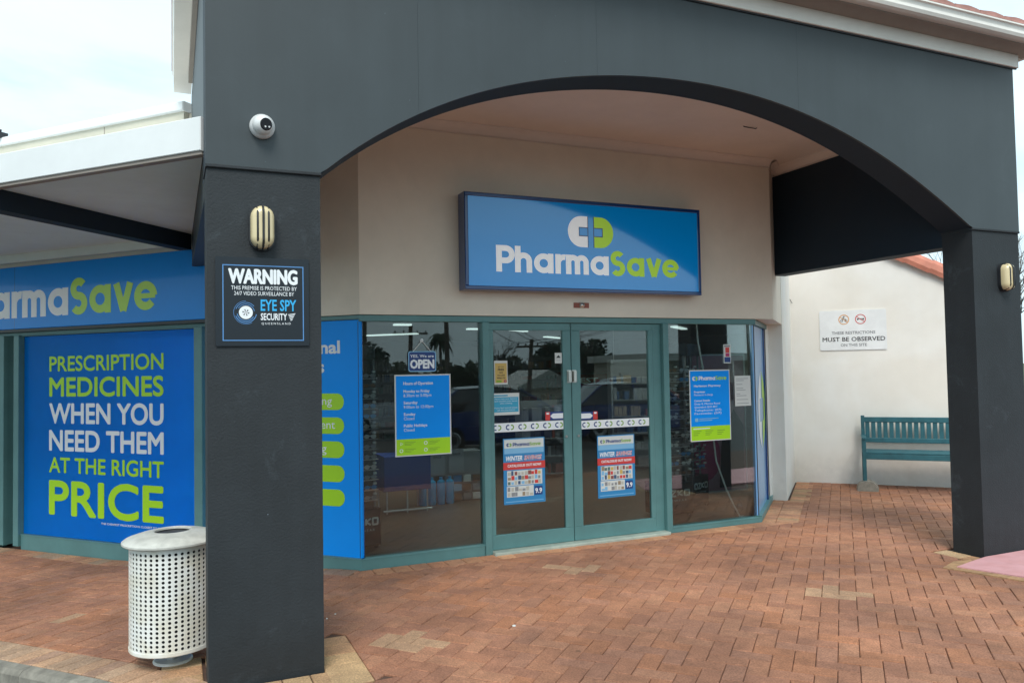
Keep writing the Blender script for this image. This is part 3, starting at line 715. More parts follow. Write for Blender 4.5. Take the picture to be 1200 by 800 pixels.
# roof deck and tiles
rz = FT+.235; RS = math.tan(math.radians(21))
deck = MB().quad((-.03, 4.18, rz), (7.04, 4.18, rz), (5.0, 6.7, rz+2.5*RS), (2.0, 6.7, rz+2.5*RS)); 
deck.quad((7.04, 4.18, rz), (7.04, 8.0, rz), (5.0, 8.0, rz+2.04*RS), (5.0, 6.7, rz+2.5*RS)); deck.quad((.0, 7.8, rz), (.0, 4.18, rz), (2.0, 6.7, rz+2.5*RS), (2, 7.8, rz+2.03*RS))
deck.build('roof_deck', 'tilepink', porch)
def tile_mesh():
    b = MB(); n = 8; w = .30; ln = .40
    prof = [(w*k/n, .010*math.sin(math.pi*k/n)**2+.012*(1 if k < n else .5)) for k in range(n+1)]
    b.v = [V3((x, 0, z)) for x, z in prof]+[V3((x, ln, z*.9)) for x, z in prof]+[V3((x, 0, -.012)) for x, z in prof]
    for k in range(n): b.f += [(k, k+1, n+2+k, n+1+k), (2*n+2+k, 2*n+3+k, k+1, k)]
    me = bpy.data.meshes.new('roof_tile'); me.from_pydata(b.v, [], b.f); me.materials.append(M['tilepink']); return me
tm = tile_mesh(); rot = Matrix.Rotation(math.atan(RS), 4, 'X')
for row in range(3):
    for k in range(23-row):
        o = bpy.data.objects.new('roof_tile', tm); COL.objects.link(o); o.parent = porch
        p = V3((.02+row*.18+k*.302+(.15 if row % 2 else 0)*0, 4.155+row*.34*math.cos(math.atan(RS)), rz+.022+row*.34*math.sin(math.atan(RS))+row*.004))
        o.matrix_local = Matrix.Translation(p-V3(porch.location)) @ rot

# ================================================================== AWNING
aw = thing('awning', 'flat awning with white fascia over the left footpath', 'awning', (-.5, 6.5, 2.9))
AO = F((.152, 4.759, 0), -L)
MB().bbox(AO, -7.2, 0, 2.937, 3.135, -.03, .0, .004).build('fascia', 'awnwhite', aw)
MB().bbox(AO, -7.2, -.005, 2.915, 2.938, -.06, -.012, .003).build('fascia_edge', 'taupe', aw)
tp = MB(); c0 = [AO.p(-7.2, 0, -.03), AO.p(0, 0, -.03), V3((.168, 4.9, 0)), V3((.168, 7.86, 0)), LW.p(-9, 0, .0)]
tp.slab([(v.x, v.y) for v in c0], 2.945, 2.965); tp.build('soffit_sheet', 'awnsoffit', aw)
tp = MB(); tp.slab([(v.x, v.y) for v in c0], 3.05, 3.08); tp.build('roof_sheet', 'awnwhite', aw)
# dark support beam and wall batten
b0, b1 = V3((-1.25, 6.05, 0)), V3((.165, 7.72, 0)); bd = (b1-b0).normalized(); bn = V3((-bd.y, bd.x, 0)); b0 = b0-bd*1.2
MB().slab([tuple((b0).to_2d()), tuple(b1.to_2d()), tuple((b1+bn*.13).to_2d()), tuple((b0+bn*.13).to_2d())], 2.80, 2.944).build('support_beam', 'navy', aw)
MB().box(LW, -9, -1.75, 2.86, 2.944, .0, .07).build('wall_batten', 'awnsoffit', aw)
# floodlight on top of the awning
fl = thing('floodlight', 'small dark floodlight perched on the parapet capping at far left', 'floodlight', tuple(LW.p(-4.5, 4.2, .1)))
MB().bbox(LW, -4.85, -4.45, 4.21, 4.27, .02, .14, .01).build('lamp_body', 'dark', fl)
MB().tube([LW.p(-4.5, 4.2, .1), LW.p(-4.47, 4.30, .1)], .022, 8).build('bracket', 'dark', fl)

# ================================================================== RIGHT WALL
rw = thing('side_wall', 'tall cream rendered wall with terracotta capping behind the bench', 'wall', (9.2, 7.4, 0))
mb = MB(); H0 = 3.9
out = [(0, -.2), (6, -.2), (6, .35), (1.37, 3.077), (.6, 3.53), (0, 3.53)]
# gable slope measured on the wall
sl_ = (2.787-3.077)/(1.919-1.37)
out = [(0, -.2), (2.55, -.2), (2.55, 3.077+sl_*(2.55-1.37)), (0, 3.077-sl_*1.37)]
mb.plate(RB, out, -.2, 0); mb.build('wall_face', 'cream', rw)
cr_ = MB(); n = 9; ln = .34
for k in range(-1, 6):
    x0 = .6+k*ln*.965/1.13; z0 = 3.077+sl_*(x0-1.37); q = MB()
    dirv = (RB.u+Z*sl_).normalized(); upv = (Z-RB.u*sl_).normalized()
    base = RB.p(x0, z0, 0)
    prof = [(.06, -.055), (.075, .0), (.06, .075), (.02, .12), (-.06, .135), (-.16, .13), (-.22, .09), (-.24, .0)]
    a = [base+RB.n*d+upv*(h+.012) for d, h in prof]; e = [v+dirv*ln+upv*-.012 for v in a]
    q.v = a+e; m_ = len(prof)
    for i in range(m_-1): q.f.append((i, m_+i, m_+i+1, i+1))
    q.f.append(tuple(range(m_))); q.f.append(tuple(range(m_, 2*m_))[::-1])
    q.build('capping_tile', 'tile', rw)
MB().tube([RB.p(-.01, 2.58, .02), RB.p(.03, 2.50, .02)], .004, 5).build('wire_stub', 'dark', rw)

# restriction sign
rs = thing('notice_sign', 'white enamel sign reading THESE RESTRICTIONS MUST BE OBSERVED on cream wall', 'sign', tuple(RB.p(.8, 1.82, 0)))
SR = RB.off(.38, 1.822, 0)
MB().plate(SR, rrect(0, .845, 0, .548, .02), .004, .012).build('sign_plate', 'signwhite', rs)
text('lettering', 'THESE RESTRICTIONS', SR, .43, .218, .55, .042, 'inkgrey', rs, .0135, .02, 'C')
text('lettering', 'MUST BE OBSERVED', SR, .43, .120, .79, .062, 'ink', rs, .0135, .0, 'C', fat=.018)
text('lettering', 'ON THIS SITE', SR, .43, .050, .33, .040, 'inkgrey', rs, .0135, .02, 'C')
for k, cx in enumerate((.315, .525)):
    b = MB(); ring2d(b, SR, cx, .42, .058, .068, 0, 360, .0135); b.build('prohibition_ring', 'orangeprint' if k == 0 else 'red', rs)
    b = MB()
    stroke(b, SR, [(cx-.045, .455), (cx+.045, .385)], .007, .0142); b.build('prohibition_bar', 'orangeprint' if k == 0 else 'red', rs)
    b = MB()
    if k == 0:
        for ex in (-.027, .027): ring2d(b, SR, cx+ex, .405, .013, .018, 0, 360, .0138, 14)
        stroke(b, SR, [(cx-.027, .405), (cx-.006, .432), (cx+.016, .432), (cx+.027, .405)], .005, .0138)
        stroke(b, SR, [(cx-.006, .432), (cx-.012, .447), (cx+.004, .455)], .010, .0139); ring2d(b, SR, cx+.004, .462, 0, .008, 0, 360, .014, 10)
        b.build('bicycle_symbol', 'ink', rs)
    else:
        stroke(b, SR, [(cx-.045, .425), (cx+.045, .425)], .008, .0138)
        for ex in (-.034, .034): ring2d(b, SR, cx+ex, .415, 0, .009, 0, 360, .0139, 10)
        stroke(b, SR, [(cx+.036, .425), (cx+.047, .433)], .006, .0139)
        b.build('skateboard_symbol', 'ink', rs)

# bench
bn_ = thing('park_bench', 'teal slatted bench against the cream wall, one end on a concrete footing', 'bench', tuple(RB.p(1.4, 0, .4)))
BF = RB.off(.865, -.012, .12); BLn = 1.62
SL, ZT = BLn, .93
MB().bbox(BF, .04, SL-.04, .855, .925, .0, .035, .006).build('top_rail', 'bench', bn_)
MB().bbox(BF, .04, SL-.04, .585, .648, .0, .035, .006).build('lower_rail', 'bench', bn_)
ns_ = 21; pitch = (SL-.08)/ns_
for k in range(ns_):
    MB().box(BF, .04+k*pitch+.012, .04+(k+1)*pitch-.010, .645, .858, .006, .026).build('back_slat', 'bench', bn_)
for k in range(5): MB().bbox(BF, .0, SL, .478, .502, .06+k*.082, .06+k*.082+.070, .004).build('seat_slat', 'bench', bn_)
MB().bbox(BF, .03, SL-.03, .405, .475, .43, .46, .004).build('seat_apron', 'bench', bn_)
MB().bbox(BF, .03, SL-.03, .415, .475, .05, .08, .004).build('seat_apron', 'bench', bn_)
for x_ in (0, SL-.045):
    MB().bbox(BF, x_, x_+.045, .0, .945, -.005, .045, .004).build('leg', 'bench', bn_)
    MB().bbox(BF, x_, x_+.045, .0, .66, .42, .465, .004).build('leg', 'bench', bn_)
    MB().bbox(BF, x_-.005, x_+.05, .66, .69, .0, .48, .006).build('armrest', 'bench', bn_)
for x_ in (.03, SL-.03):
    b = MB(); pr_ = []
    import random as _r
    for dd in (0, 1):
        for a in range(0, 181, 15):
            r_ = .135 if dd == 0 else .125; pr_.append(BF.p(x_+.02-r_*math.cos(math.radians(a))*(1.0), -.02+.15*math.sin(math.radians(a))**.7, .33 if dd == 0 else .52))
    b.v = pr_; m_ = 13
    for k in range(m_-1): b.f.append((k+1, k, m_+k, m_+k+1))
    b.f.append(tuple(range(m_))); b.f.append(tuple(range(m_, 2*m_))[::-1])
    b.build('concrete_footing', 'stone', bn_)

# ================================================================== LITTER BIN
bin_c = V3((0.0, 5.0, gz(0, 5.0)))
lb = thing('litter_bin', 'white perforated steel litter bin beside the left pillar', 'bin', tuple(bin_c))
b = MB(); rows, cols_, R0, hz = 22, 44, .232, .60
z0 = bin_c.z+.092
def cyl(a, z, r): return V3((bin_c.x+r*math.cos(a), bin_c.y+r*math.sin(a), z))
ca = 2*math.pi/cols_; ch = hz/(rows+2)
hr = .0088
for j in range(rows+2):
    zc = z0+(j+.5)*ch
    for i in range(cols_):
        a = i*ca; a1 = a+ca
        if j in (0, rows+1):
            b.quad(cyl(a, zc-ch/2, R0), cyl(a1, zc-ch/2, R0), cyl(a1, zc+ch/2, R0), cyl(a, zc+ch/2, R0)); continue
        am = a+ca/2; i0 = len(b.v)
        oc = [(a, zc-ch/2), (am, zc-ch/2), (a1, zc-ch/2), (a1, zc), (a1, zc+ch/2), (am, zc+ch/2), (a, zc+ch/2), (a, zc)]
        b.v += [cyl(u, w_, R0) for u, w_ in oc]
        for q in range(8):
            t = math.radians(-135+45*q); b.v.append(cyl(am+hr*math.cos(t)/R0, zc+hr*math.sin(t), R0))
        for q in range(8):
            t = math.radians(-135+45*q); b.v.append(cyl(am+hr*math.cos(t)/R0, zc+hr*math.sin(t), R0-.003))
        for q in range(8): b.f += [(i0+q, i0+(q+1) % 8, i0+8+(q+1) % 8, i0+8+q), (i0+8+q, i0+8+(q+1) % 8, i0+16+(q+1) % 8, i0+16+q)]
b.build('perforated_drum', 'binwhite', lb, smooth=True)
MB().lathe((bin_c.x, bin_c.y, z0), [(.20, .0), (.231, .0), (.2345, .004), (.2345, .022), (.231, .024)], 44).build('base_rim', 'binwhite', lb, smooth=True)
MB().lathe((bin_c.x, bin_c.y, z0), [(0, .01), (.205, .01), (.205, .60)], 36).build('inner_liner', 'binliner', lb, smooth=True)
zl = z0+hz
MB().lathe((bin_c.x, bin_c.y, zl), [(.225, -.008), (.262, -.004), (.272, .004), (.272, .014), (.255, .026), (.19, .046), (.125, .060), (.105, .062), (.098, .058), (.095, .03)], 48).build('lid', 'binlid', lb, smooth=True)
MB().lathe((bin_c.x, bin_c.y, zl), [(0, .045), (.094, .045), (.094, .050)], 24).build('chute', 'dark', lb)
MB().lathe((bin_c.x, bin_c.y, bin_c.z), [(.035, .0), (.035, .09)], 20).build('stem', 'galv', lb, smooth=True)
MB().lathe((bin_c.x, bin_c.y, bin_c.z), [(0, .014), (.10, .014), (.108, .008), (.108, .0)], 28).build('foot_plate', 'binwhite', lb, smooth=True)

# ================================================================== WALL LAMPS, CAMERA, SENSOR
def wall_lamp(fx, fz, fr, label):
    t = thing('wall_lamp', label, 'lamp', tuple(fr.p(fx, fz, 0)), group='oval bulkhead lamps on the pillars')
    w_, h_ = .062, .118; rr = w_
    def outline(s, n=10):
        o = []
        for a in range(-90, 91, 180//n): o.append((fx+0+(rr*s)*math.sin(math.radians(90-a))*0+rr*s*math.cos(math.radians(a+0))*1.0, 0))
        return o
    def stad(s, ex=0):
        r = rr*s+ex; hh = h_-rr; o = []
        for a in range(0, 181, 15): o.append((fx+r*math.cos(math.radians(a)), fz+hh+r*math.sin(math.radians(a))))
        for a in range(180, 361, 15): o.append((fx+r*math.cos(math.radians(a)), fz-hh+r*math.sin(math.radians(a))))
        return o
    MB().plate(fr, stad(1.12), 0, .028).build('base', 'dark', t)
    g = MB(); rings = []
    for s, d in ((1.0, .028), (1.0, .045), (.93, .066), (.75, .082), (.4, .090), (.05, .092)):
        rings.append(len(g.v)); g.v += [fr.p(x, z, d) for x, z in stad(s)]
    m_ = 26
    for a, c in zip(rings, rings[1:]):
        for k in range(m_): g.f.append((a+k, a+(k+1) % m_, c+(k+1) % m_, c+k))
    g.f.append(tuple(rings[-1]+k for k in range(m_)))
    g.build('lens', 'lampglass', t, smooth=True)
    for k in (-1, 0, 1):      # guard bars
        xo = k*.028; hh = (h_-rr)+math.sqrt(max(rr**2-xo**2, 0))
        dd = .098-abs(k)*.010
        MB().tube([fr.p(fx+xo, fz-hh-.002, .03), fr.p(fx+xo, fz-hh+.012, dd-.02), fr.p(fx+xo, fz-hh+.04, dd), fr.p(fx+xo, fz+hh-.04, dd), fr.p(fx+xo, fz+hh-.012, dd-.02), fr.p(fx+xo, fz+hh+.002, .03)], .0062, 6).build('guard_bar', 'dark', t, smooth=True)
PF = F((0, 4.438, 0), X)
wall_lamp(.453, 2.443, PF, 'cream ribbed oval lamp on the left pillar above the warning sign')
wall_lamp(6.625, 2.365, PF, 'cream oval lamp on the right pillar')
dc = thing('dome_camera', 'white dome security camera on the facade above the left lamp', 'camera', tuple(FA.p(.457, 3.0, 0)))
cc = FA.p(.457, 3.005, 0)
MB().lathe(cc, [(0, 0), (.066, 0), (.068, .01), (.066, .028), (.055, .045)], 32, ax=FA.n).build('base', 'camwhite', dc, smooth=True)
bdir = V3((.25, -.80, -.12)).normalized(); bc = cc+FA.n*.045
pf = [(.056*math.sin(math.radians(a)), .056*math.cos(math.radians(a))) for a in range(180, 36, -12)]+[(.034, .044)]
MB().lathe(bc, pf, 32, ax=bdir).build('eyeball', 'camwhite', dc, smooth=True)
MB().lathe(bc, [(.034, .045), (.030, .047), (0, .047)], 24, ax=bdir).build('lens_face', 'lens', dc)
for s_ in (-1, 1): MB().lathe(bc+V3((.01*s_+.004, 0, -.014)), [(.0, .052), (.005, .052), (.005, .046)], 10, ax=bdir).build('infrared_lamp', 'camwhite', dc)
ds = thing('door_sensor', 'small round sensor on a reddish plate above the doors', 'sensor', tuple(FR.p(3.58, 2.24, 0)))
rect(FR, 3.50, 3.665, 2.215, 2.265, .006, mat('rust_red_plate', (.30, .10, .07), .7, var=.15, vscale=30), ds, 'plate', .006)
MB().lathe(FR.p(3.585, 2.240, .006), [(.028, 0), (.027, .012), (.018, .024), (0, .030)], 20, ax=FR.n).build('dome', 'steel', ds, smooth=True)

# ================================================================== SIGNS
# lightbox
sg = thing('box_sign', 'large blue lightbox sign with white and lime lettering above the doors', 'sign', tuple(FR.p(3.7, 2.36, 0)))
SX0, SX1, SZ0, SZ1, SD = 2.345, 4.868, 2.348, 3.210, .17
yb = SD
f_ = .035
MB().box(FR, SX0, SX1, SZ0, SZ1, .012, SD-.02).build('cabinet', 'signframe', sg)
for a in ((SX0, SX1, SZ1-f_, SZ1), (SX0, SX1, SZ0, SZ0+f_), (SX0, SX0+f_, SZ0+f_, SZ1-f_), (SX1-f_, SX1, SZ0+f_, SZ1-f_)):
    MB().bbox(FR, a[0], a[1], a[2], a[3], SD-.0201, SD+.002, .006).build('cabinet_frame', 'signframe', sg)
MB().box(FR, SX0+f_, SX1-f_, SZ0+f_, SZ1-f_, SD-.019, SD-.004).build('sign_face', 'glowblue', sg)
for x_ in (SX0+.3, SX1-.3): MB().box(FR, x_, x_+.05, SZ0+.1, SZ1-.1, .0, .012).build('mounting_batten', 'dark', sg)
SF = FR.off(SX0, SZ0, SD-.004)
logo_word(SF, 2.64-SX0, 2.513-SZ0, 1.96, .238, sg, 'glowwhite', 'glowlime', .001)
capsule(SF, 3.61-SX0, 2.916-SZ0, .487, .291, sg, 'glowwhite', 'glowlime', 'signframe', .001)
# left fascia sign
ls = thing('fascia_sign', 'long blue fascia sign with white and lime lettering under the awning', 'sign', tuple(LW.p(-4, 2.15, 0)))
MB().bbox(LW, -7.0, -1.60, 2.155, 2.815, .004, .045, .006).build('sign_panel', 'signblue', ls)
LS = LW.off(-1.60, 2.155, .045)
logo_word(LS, -5.24+1.60, 2.272-2.155, 2.98, .37, ls, 'greysign', 'limesign', .0012)
for k in (-2.7,): MB().box(LS, k, k+.004, 0, .655, 0, .0006).build('panel_joint', 'signframe', ls)
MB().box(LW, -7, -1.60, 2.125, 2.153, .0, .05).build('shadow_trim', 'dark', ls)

# price poster (film on the wide window)
pp = thing('window_poster', 'huge blue window poster reading PRESCRIPTION MEDICINES WHEN YOU NEED THEM', 'poster', tuple(LW.p(-3, .02, 0)))
PO = LW.off(-4.25, .006, 0)
rect(PO, .004, 2.425, .002, 2.07, -.0, 'film', pp, 'film', .004)
pp.children[0].data.transform(Matrix.Translation(-LW.n*.03))
PO = LW.off(-4.25, .006, -.030)
lines = [('PRESCRIPTION', 1.696, .166, 'lime'), ('MEDICINES', 1.436, .210, 'lime'), ('WHEN YOU', 1.159, .222, 'white'), ('NEED THEM', .878, .228, 'white'), ('AT THE RIGHT', .655, .167, 'lime'), ('PRICE', .222, .378, 'lime')]
PX0 = .392; PWD = 1.60
for s_, z_, h_, m_ in lines:
    o = text('lettering', s_, PO, PX0, z_, PWD-.0, h_, m_, pp, .0022, .0, res=5, fat=.024 if s_ in ('PRESCRIPTION', 'AT THE RIGHT') else .034)
text('lettering', 'THE CHEAPEST PRESCRIPTIONS CLOSEST TO YOU', PO, PX0+.76, .165, .84, .020, 'white', pp, .0022, .01)

# side film with green pills
sfm = thing('service_film', 'blue window film with lime pills, half hidden by the left pillar', 'poster', tuple(LW.p(-.8, .08, 0)))
rect(LW, -1.70, -.015, .078, 2.086, -.028, 'film', sfm, 'film', .004)
sfm.children[0].data.transform(Matrix.Translation(-LW.n*.03+LW.n*.0))
QF = LW.off(-1.70, .078, -.030)
text('lettering', 'Professional', QF, .55, 1.805-.078, .928, .118, 'white', sfm, .002, .03, res=5)
text('lettering', 'Services', QF, .66, 1.64-.078, .652, .118, 'white', sfm, .002, .03, res=5)
pil = ['Blood pressure testing', 'Medication management', 'Diabetes screening', '', '']
for k, s_ in enumerate(pil):
    zc = 1.313-k*.205
    MB().plate(QF, rrect(.10, 1.512, zc-.071, zc+.071, .068), 0, .002).build('lime_pill', 'lime', sfm)
    if s_: text('lettering', s_, QF, .3, zc-.026, (1.09, 1.12, 1.03)[k], .075, 'white', sfm, .003, .0)

# warning sign
ws = thing('warning_sign', 'black acrylic security sign reading WARNING on the left pillar', 'sign', tuple(PF.p(.46, 1.8, 0)))
WS = PF.off(.212, 1.797, 0)
MB().plate(WS, rrect(0, .492, 0, .483, .006, 2), .002, .010).build('backing_plate', 'acrylic', ws)
for a in ((.036, .462, .436, .441), (.036, .462, .028, .033), (.036, .041, .033, .436), (.457, .462, .033, .436)): rect(WS, *a, .0112, 'borderblue', ws, 'border_line', .001)
text('lettering', 'WARNING', WS, .065, .338, .365, .088, 'white', ws, .0115, .0, fat=.05, res=4)
text('lettering', 'THIS PREMISE IS PROTECTED BY', WS, .080, .306, .345, .022, 'white', ws, .0115, .0)
text('lettering', '24/7 VIDEO SURVEILLANCE BY', WS, .095, .276, .315, .022, 'white', ws, .0115, .0)
text('lettering', 'EYE SPY', WS, .232, .192, .19, .066, 'eyeblue', ws, .0115, .02)
text('lettering', 'SECURITY', WS, .232, .141, .14, .040, 'white', ws, .0115, .02)
text('lettering', 'QUEENSLAND', WS, .236, .117, .155, .012, 'white', ws, .0115, .0, space=1.5)
b = MB(); ring2d(b, WS, .155, .182, .018, .036, 0, 360, .0115); b.build('eye_iris', 'white', ws)
b = MB()
for k in range(6): ring2d(b, WS, .155, .182, .0, .0175, k*60, k*60+38, .0116, 3)
b.build('eye_shutter', 'white', ws)
b = MB()
ring2d(b, WS, .155, .182, .043, .046, 10, 150, .0115); ring2d(b, WS, .155, .182, .043, .047, 190, 330, .0116); ring2d(b, WS, .155, .182, .053, .057, 200, 350, .0115); ring2d(b, WS, .155, .182, .053, .056, 40, 160, .0116); ring2d(b, WS, .155, .182, .062, .064, 90, 300, .0115)
b.build('eye_rings', 'borderblue', ws)
b = MB()
for k in range(5): stroke(b, WS, [(.378+.003*k, .172-.008*k), (.416-.004*k, .178-.008*k)], .004, .0115)
b.build('flag_mark', 'white', ws)

# ================================================================== THINGS ON THE GLASS
GD = -.046      # just in front of the pane
GF = FR.off(0, 0, GD)
def poster_base(name, label, cat, x0, x1, z0, z1, border, bm='paper'):
    t = thing(name, label, cat, tuple(GF.p((x0+x1)/2, z0, 0)))
    rect(GF, x0, x1, z0, z1, .003, bm, t, 'backing_sheet', .002)
    return t
# hours of operation
hp_ = poster_base('hours_poster', 'blue hours of operation poster with lime foot in left window', 'poster', 1.757, 2.268, .905, 1.612, .012)
x0, x1, z0, z1 = 1.769, 2.256, .915, 1.600
rect(GF, x0, x1, 1.055, z1, .0045, 'film', hp_, 'blue_field')
rect(GF, x0, x1, z0, 1.054, .0045, 'lime', hp_, 'lime_field')
hl = [('Hours of Operation', 1.522, .030, .020, .255), ('Monday to Friday', 1.455, .027, .018, .225), ('8.30am to 5:00pm', 1.418, .027, .0, .24), ('Saturday', 1.356, .027, .018, .12), ('9:00am to 12:00pm', 1.319, .027, .0, .255), ('Sunday', 1.256, .027, .018, .10), ('Closed', 1.219, .027, .0, .09), ('Public Holidays', 1.157, .027, .018, .20), ('Closed', 1.120, .027, .0, .09)]
for s_, z_, h_, bo, w_ in hl: text('lettering', s_, GF, 1.835, z_, w_*1.05, h_, 'white', hp_, .0058, bo)
for k, (ix, iz) in enumerate(((1.81, 1.015), (1.81, .955), (2.03, 1.015), (2.03, .955))):
    b = MB(); ring2d(b, GF, ix, iz, .011, .016, 0, 360, .0058, 3 if k == 0 else 16); b.build('icon', 'white', hp_)
    b = MB()
    for q in range(3): stroke(b, GF, [(ix+.03, iz+.012-.012*q), (ix+.13-.02*q, iz+.012-.012*q)], .004, .0058)
    b.build('small_print', 'palegreen', hp_)
# open sign
op = thing('open_sign', 'hanging YES, We are OPEN sign on cords in left window', 'sign', tuple(GF.p(2.005, 1.62, 0)))
MB().plate(GF, rrect(1.880, 2.133, 1.635, 1.815, .022), .0065, .0105).build('sign_board', 'navyprint', op)
b = MB(); o_, i_ = rrect(1.880, 2.133, 1.635, 1.815, .022), rrect(1.888, 2.125, 1.643, 1.807, .016); m_ = len(o_)
b.v = [GF.p(x, z, .0112) for x, z in o_]+[GF.p(x, z, .0112) for x, z in i_]
for k in range(m_): b.f.append((k, (k+1) % m_, m_+(k+1) % m_, m_+k))
b.build('white_border', 'skyprint', op)
text('lettering', 'YES, We are', GF, 1.897, 1.760, .215, .026, 'white', op, .0114, .015)
text('lettering', 'OPEN', GF, 1.895, 1.662, .222, .086, 'white', op, .0114, .0, fat=.055)
MB().tube([GF.p(1.925, 1.812, .008), GF.p(2.005, 1.905, .008), GF.p(2.088, 1.812, .008)], .0028, 6).build('cord', 'cable', op)
MB().lathe(GF.p(2.005, 1.91, .0), [(.018, .0), (.016, .006), (.006, .012), (0, .013)], 14, ax=FR.n).build('suction_hook', 'chrome', op, smooth=True)
# notices on the left door
y_ = poster_base('yellow_notice', 'yellow notice sheet near the top of the left door', 'notice', 2.690, 2.822, 1.505, 1.722, .01)
rect(GF, 2.698, 2.814, 1.520, 1.700, .0045, 'yellowprint', y_, 'yellow_field')
for s_, z_, h_, w_ in (('GET YOUR', 1.662, .010, .06), ('FREE', 1.630, .022, .062), ('HERE', 1.608, .012, .04), ('VACCINE', 1.582, .016, .075), ('WALK IN', 1.556, .018, .082)): text('lettering', s_, GF, 2.756, z_, w_, h_, 'ink', y_, .0056, .02, 'C')
b = MB(); ring2d(b, GF, 2.797, 1.534, .006, .014, 0, 360, .0056, 14); b.build('pink_badge', 'magenta', y_)
rect(GF, 2.71, 2.76, 1.526, 1.542, .0056, 'palegreen', y_, 'green_badge')
bnz = poster_base('blue_notice', 'small landscape blue and white notice on the left door', 'notice', 2.665, 2.935, 1.225, 1.425, .01)
rect(GF, 2.674, 2.926, 1.252, 1.388, .0045, 'teallight', bnz, 'blue_field')
rect(GF, 2.674, 2.82, 1.397, 1.409, .0045, 'teallight', bnz, 'header_line')
for k, w_ in enumerate((.22, .225, .12, 0, .23, .18)):
    if w_: text('lettering', ['Please keep your distance', 'and sanitise your hands', 'when entering', '', 'If you feel unwell please', 'call the pharmacist'][k], GF, 2.80, 1.368-.0205*k, w_, .0115, 'white', bnz, .0056, .0, 'C')
wd = poster_base('door_sticker', 'small white sticker near the top right of the left door', 'sticker', 3.312, 3.385, 1.690, 1.790, .01)
b = MB(); b.plate(GF, [(3.325, 1.742), (3.372, 1.742), (3.360, 1.758), (3.349, 1.768), (3.338, 1.758)], .003, .0045); b.build('black_emblem', 'ink', wd)
text('lettering', 'WELCOME', GF, 3.348, 1.715, .046, .008, 'inkgrey', wd, .0045, 0, 'C')
# manifestation bands with repeated emblem
def band(gx0, gx1, z0, z1, label, n, ph):
    t = thing('glass_band', label, 'safety strip', tuple(GF.p((gx0+gx1)/2, z0, 0)))
    rect(GF, gx0+.002, gx1-.002, z0, z1, .003, 'white', t, 'white_strip', .002)
    h = z1-z0; st = .1265
    bl, gr = MB(), MB()
    for k in range(n):
        cx = gx0+ph+k*st; cz = (z0+z1)/2; r1, r0 = h*.30, h*.17
        if cx+.04 > gx1: break
        ring2d(bl, GF, cx-.008, cz, r0, r1, 90, 270, .0045, 8); stroke(bl, GF, [(cx-.008, cz+.235*h), (cx+.002, cz+.235*h)], r1-r0, .0046); stroke(bl, GF, [(cx-.008, cz-.235*h), (cx+.002, cz-.235*h)], r1-r0, .0046)
        ring2d(gr, GF, cx+.026, cz, r0, r1, -90, 90, .0045, 8); stroke(gr, GF, [(cx+.020, cz+.235*h), (cx+.026, cz+.235*h)], r1-r0, .0046); stroke(gr, GF, [(cx+.020, cz-.235*h), (cx+.026, cz-.235*h)], r1-r0, .0046)
    bl.build('blue_emblem_halves', 'navyprint', t); gr.build('green_emblem_halves', 'palegreen', t)
band(GL[0], GL[1], 1.070, 1.152, 'white emblem strip across the left door glass', 8, .02)
band(GR[0], GR[1], 1.058, 1.138, 'white emblem strip across the right door glass', 8, .045)
for x0, x1, sgn, l in ((3.20, GL[1]-.003, -1, 'arrow sticker on the left door beside the meeting stile'), (GR[0]+.003, 3.76, 1, 'arrow sticker on the right door beside the meeting stile')):
    t = thing('push_sticker', l, 'sticker', tuple(GF.p((x0+x1)/2, 1.15, 0)))
    z0 = 1.158 if sgn < 0 else 1.145; xm = (x0+x1)/2
    rect(GF, x0, x1, z0, z0+.078, .003, 'navyprint', t, 'navy_sheet', .002)
    xa, xb = (x0+.05, x1) if sgn < 0 else (x0, x1-.05)
    if sgn < 0: pts = [(xa, z0+.038), (xa+.03, z0+.014), (xb, z0+.014), (xb, z0+.062), (xa+.03, z0+.062)]
    else: pts = [(xb, z0+.038), (xb-.03, z0+.062), (xa, z0+.062), (xa, z0+.014), (xb-.03, z0+.014)]
    MB().plate(GF, pts, .003, .0045).build('white_arrow', 'white', t)
    rr_ = (x0, x0+.048) if sgn < 0 else (x1-.048, x1); rect(GF, rr_[0], rr_[1], z0, z0+.078, .005, 'red', t, 'red_block', .0015)
    rect(GF, rr_[0]+.01, rr_[1]-.01, z0+.055, z0+.072, .0062, 'white', t, 'white_dot', .001)
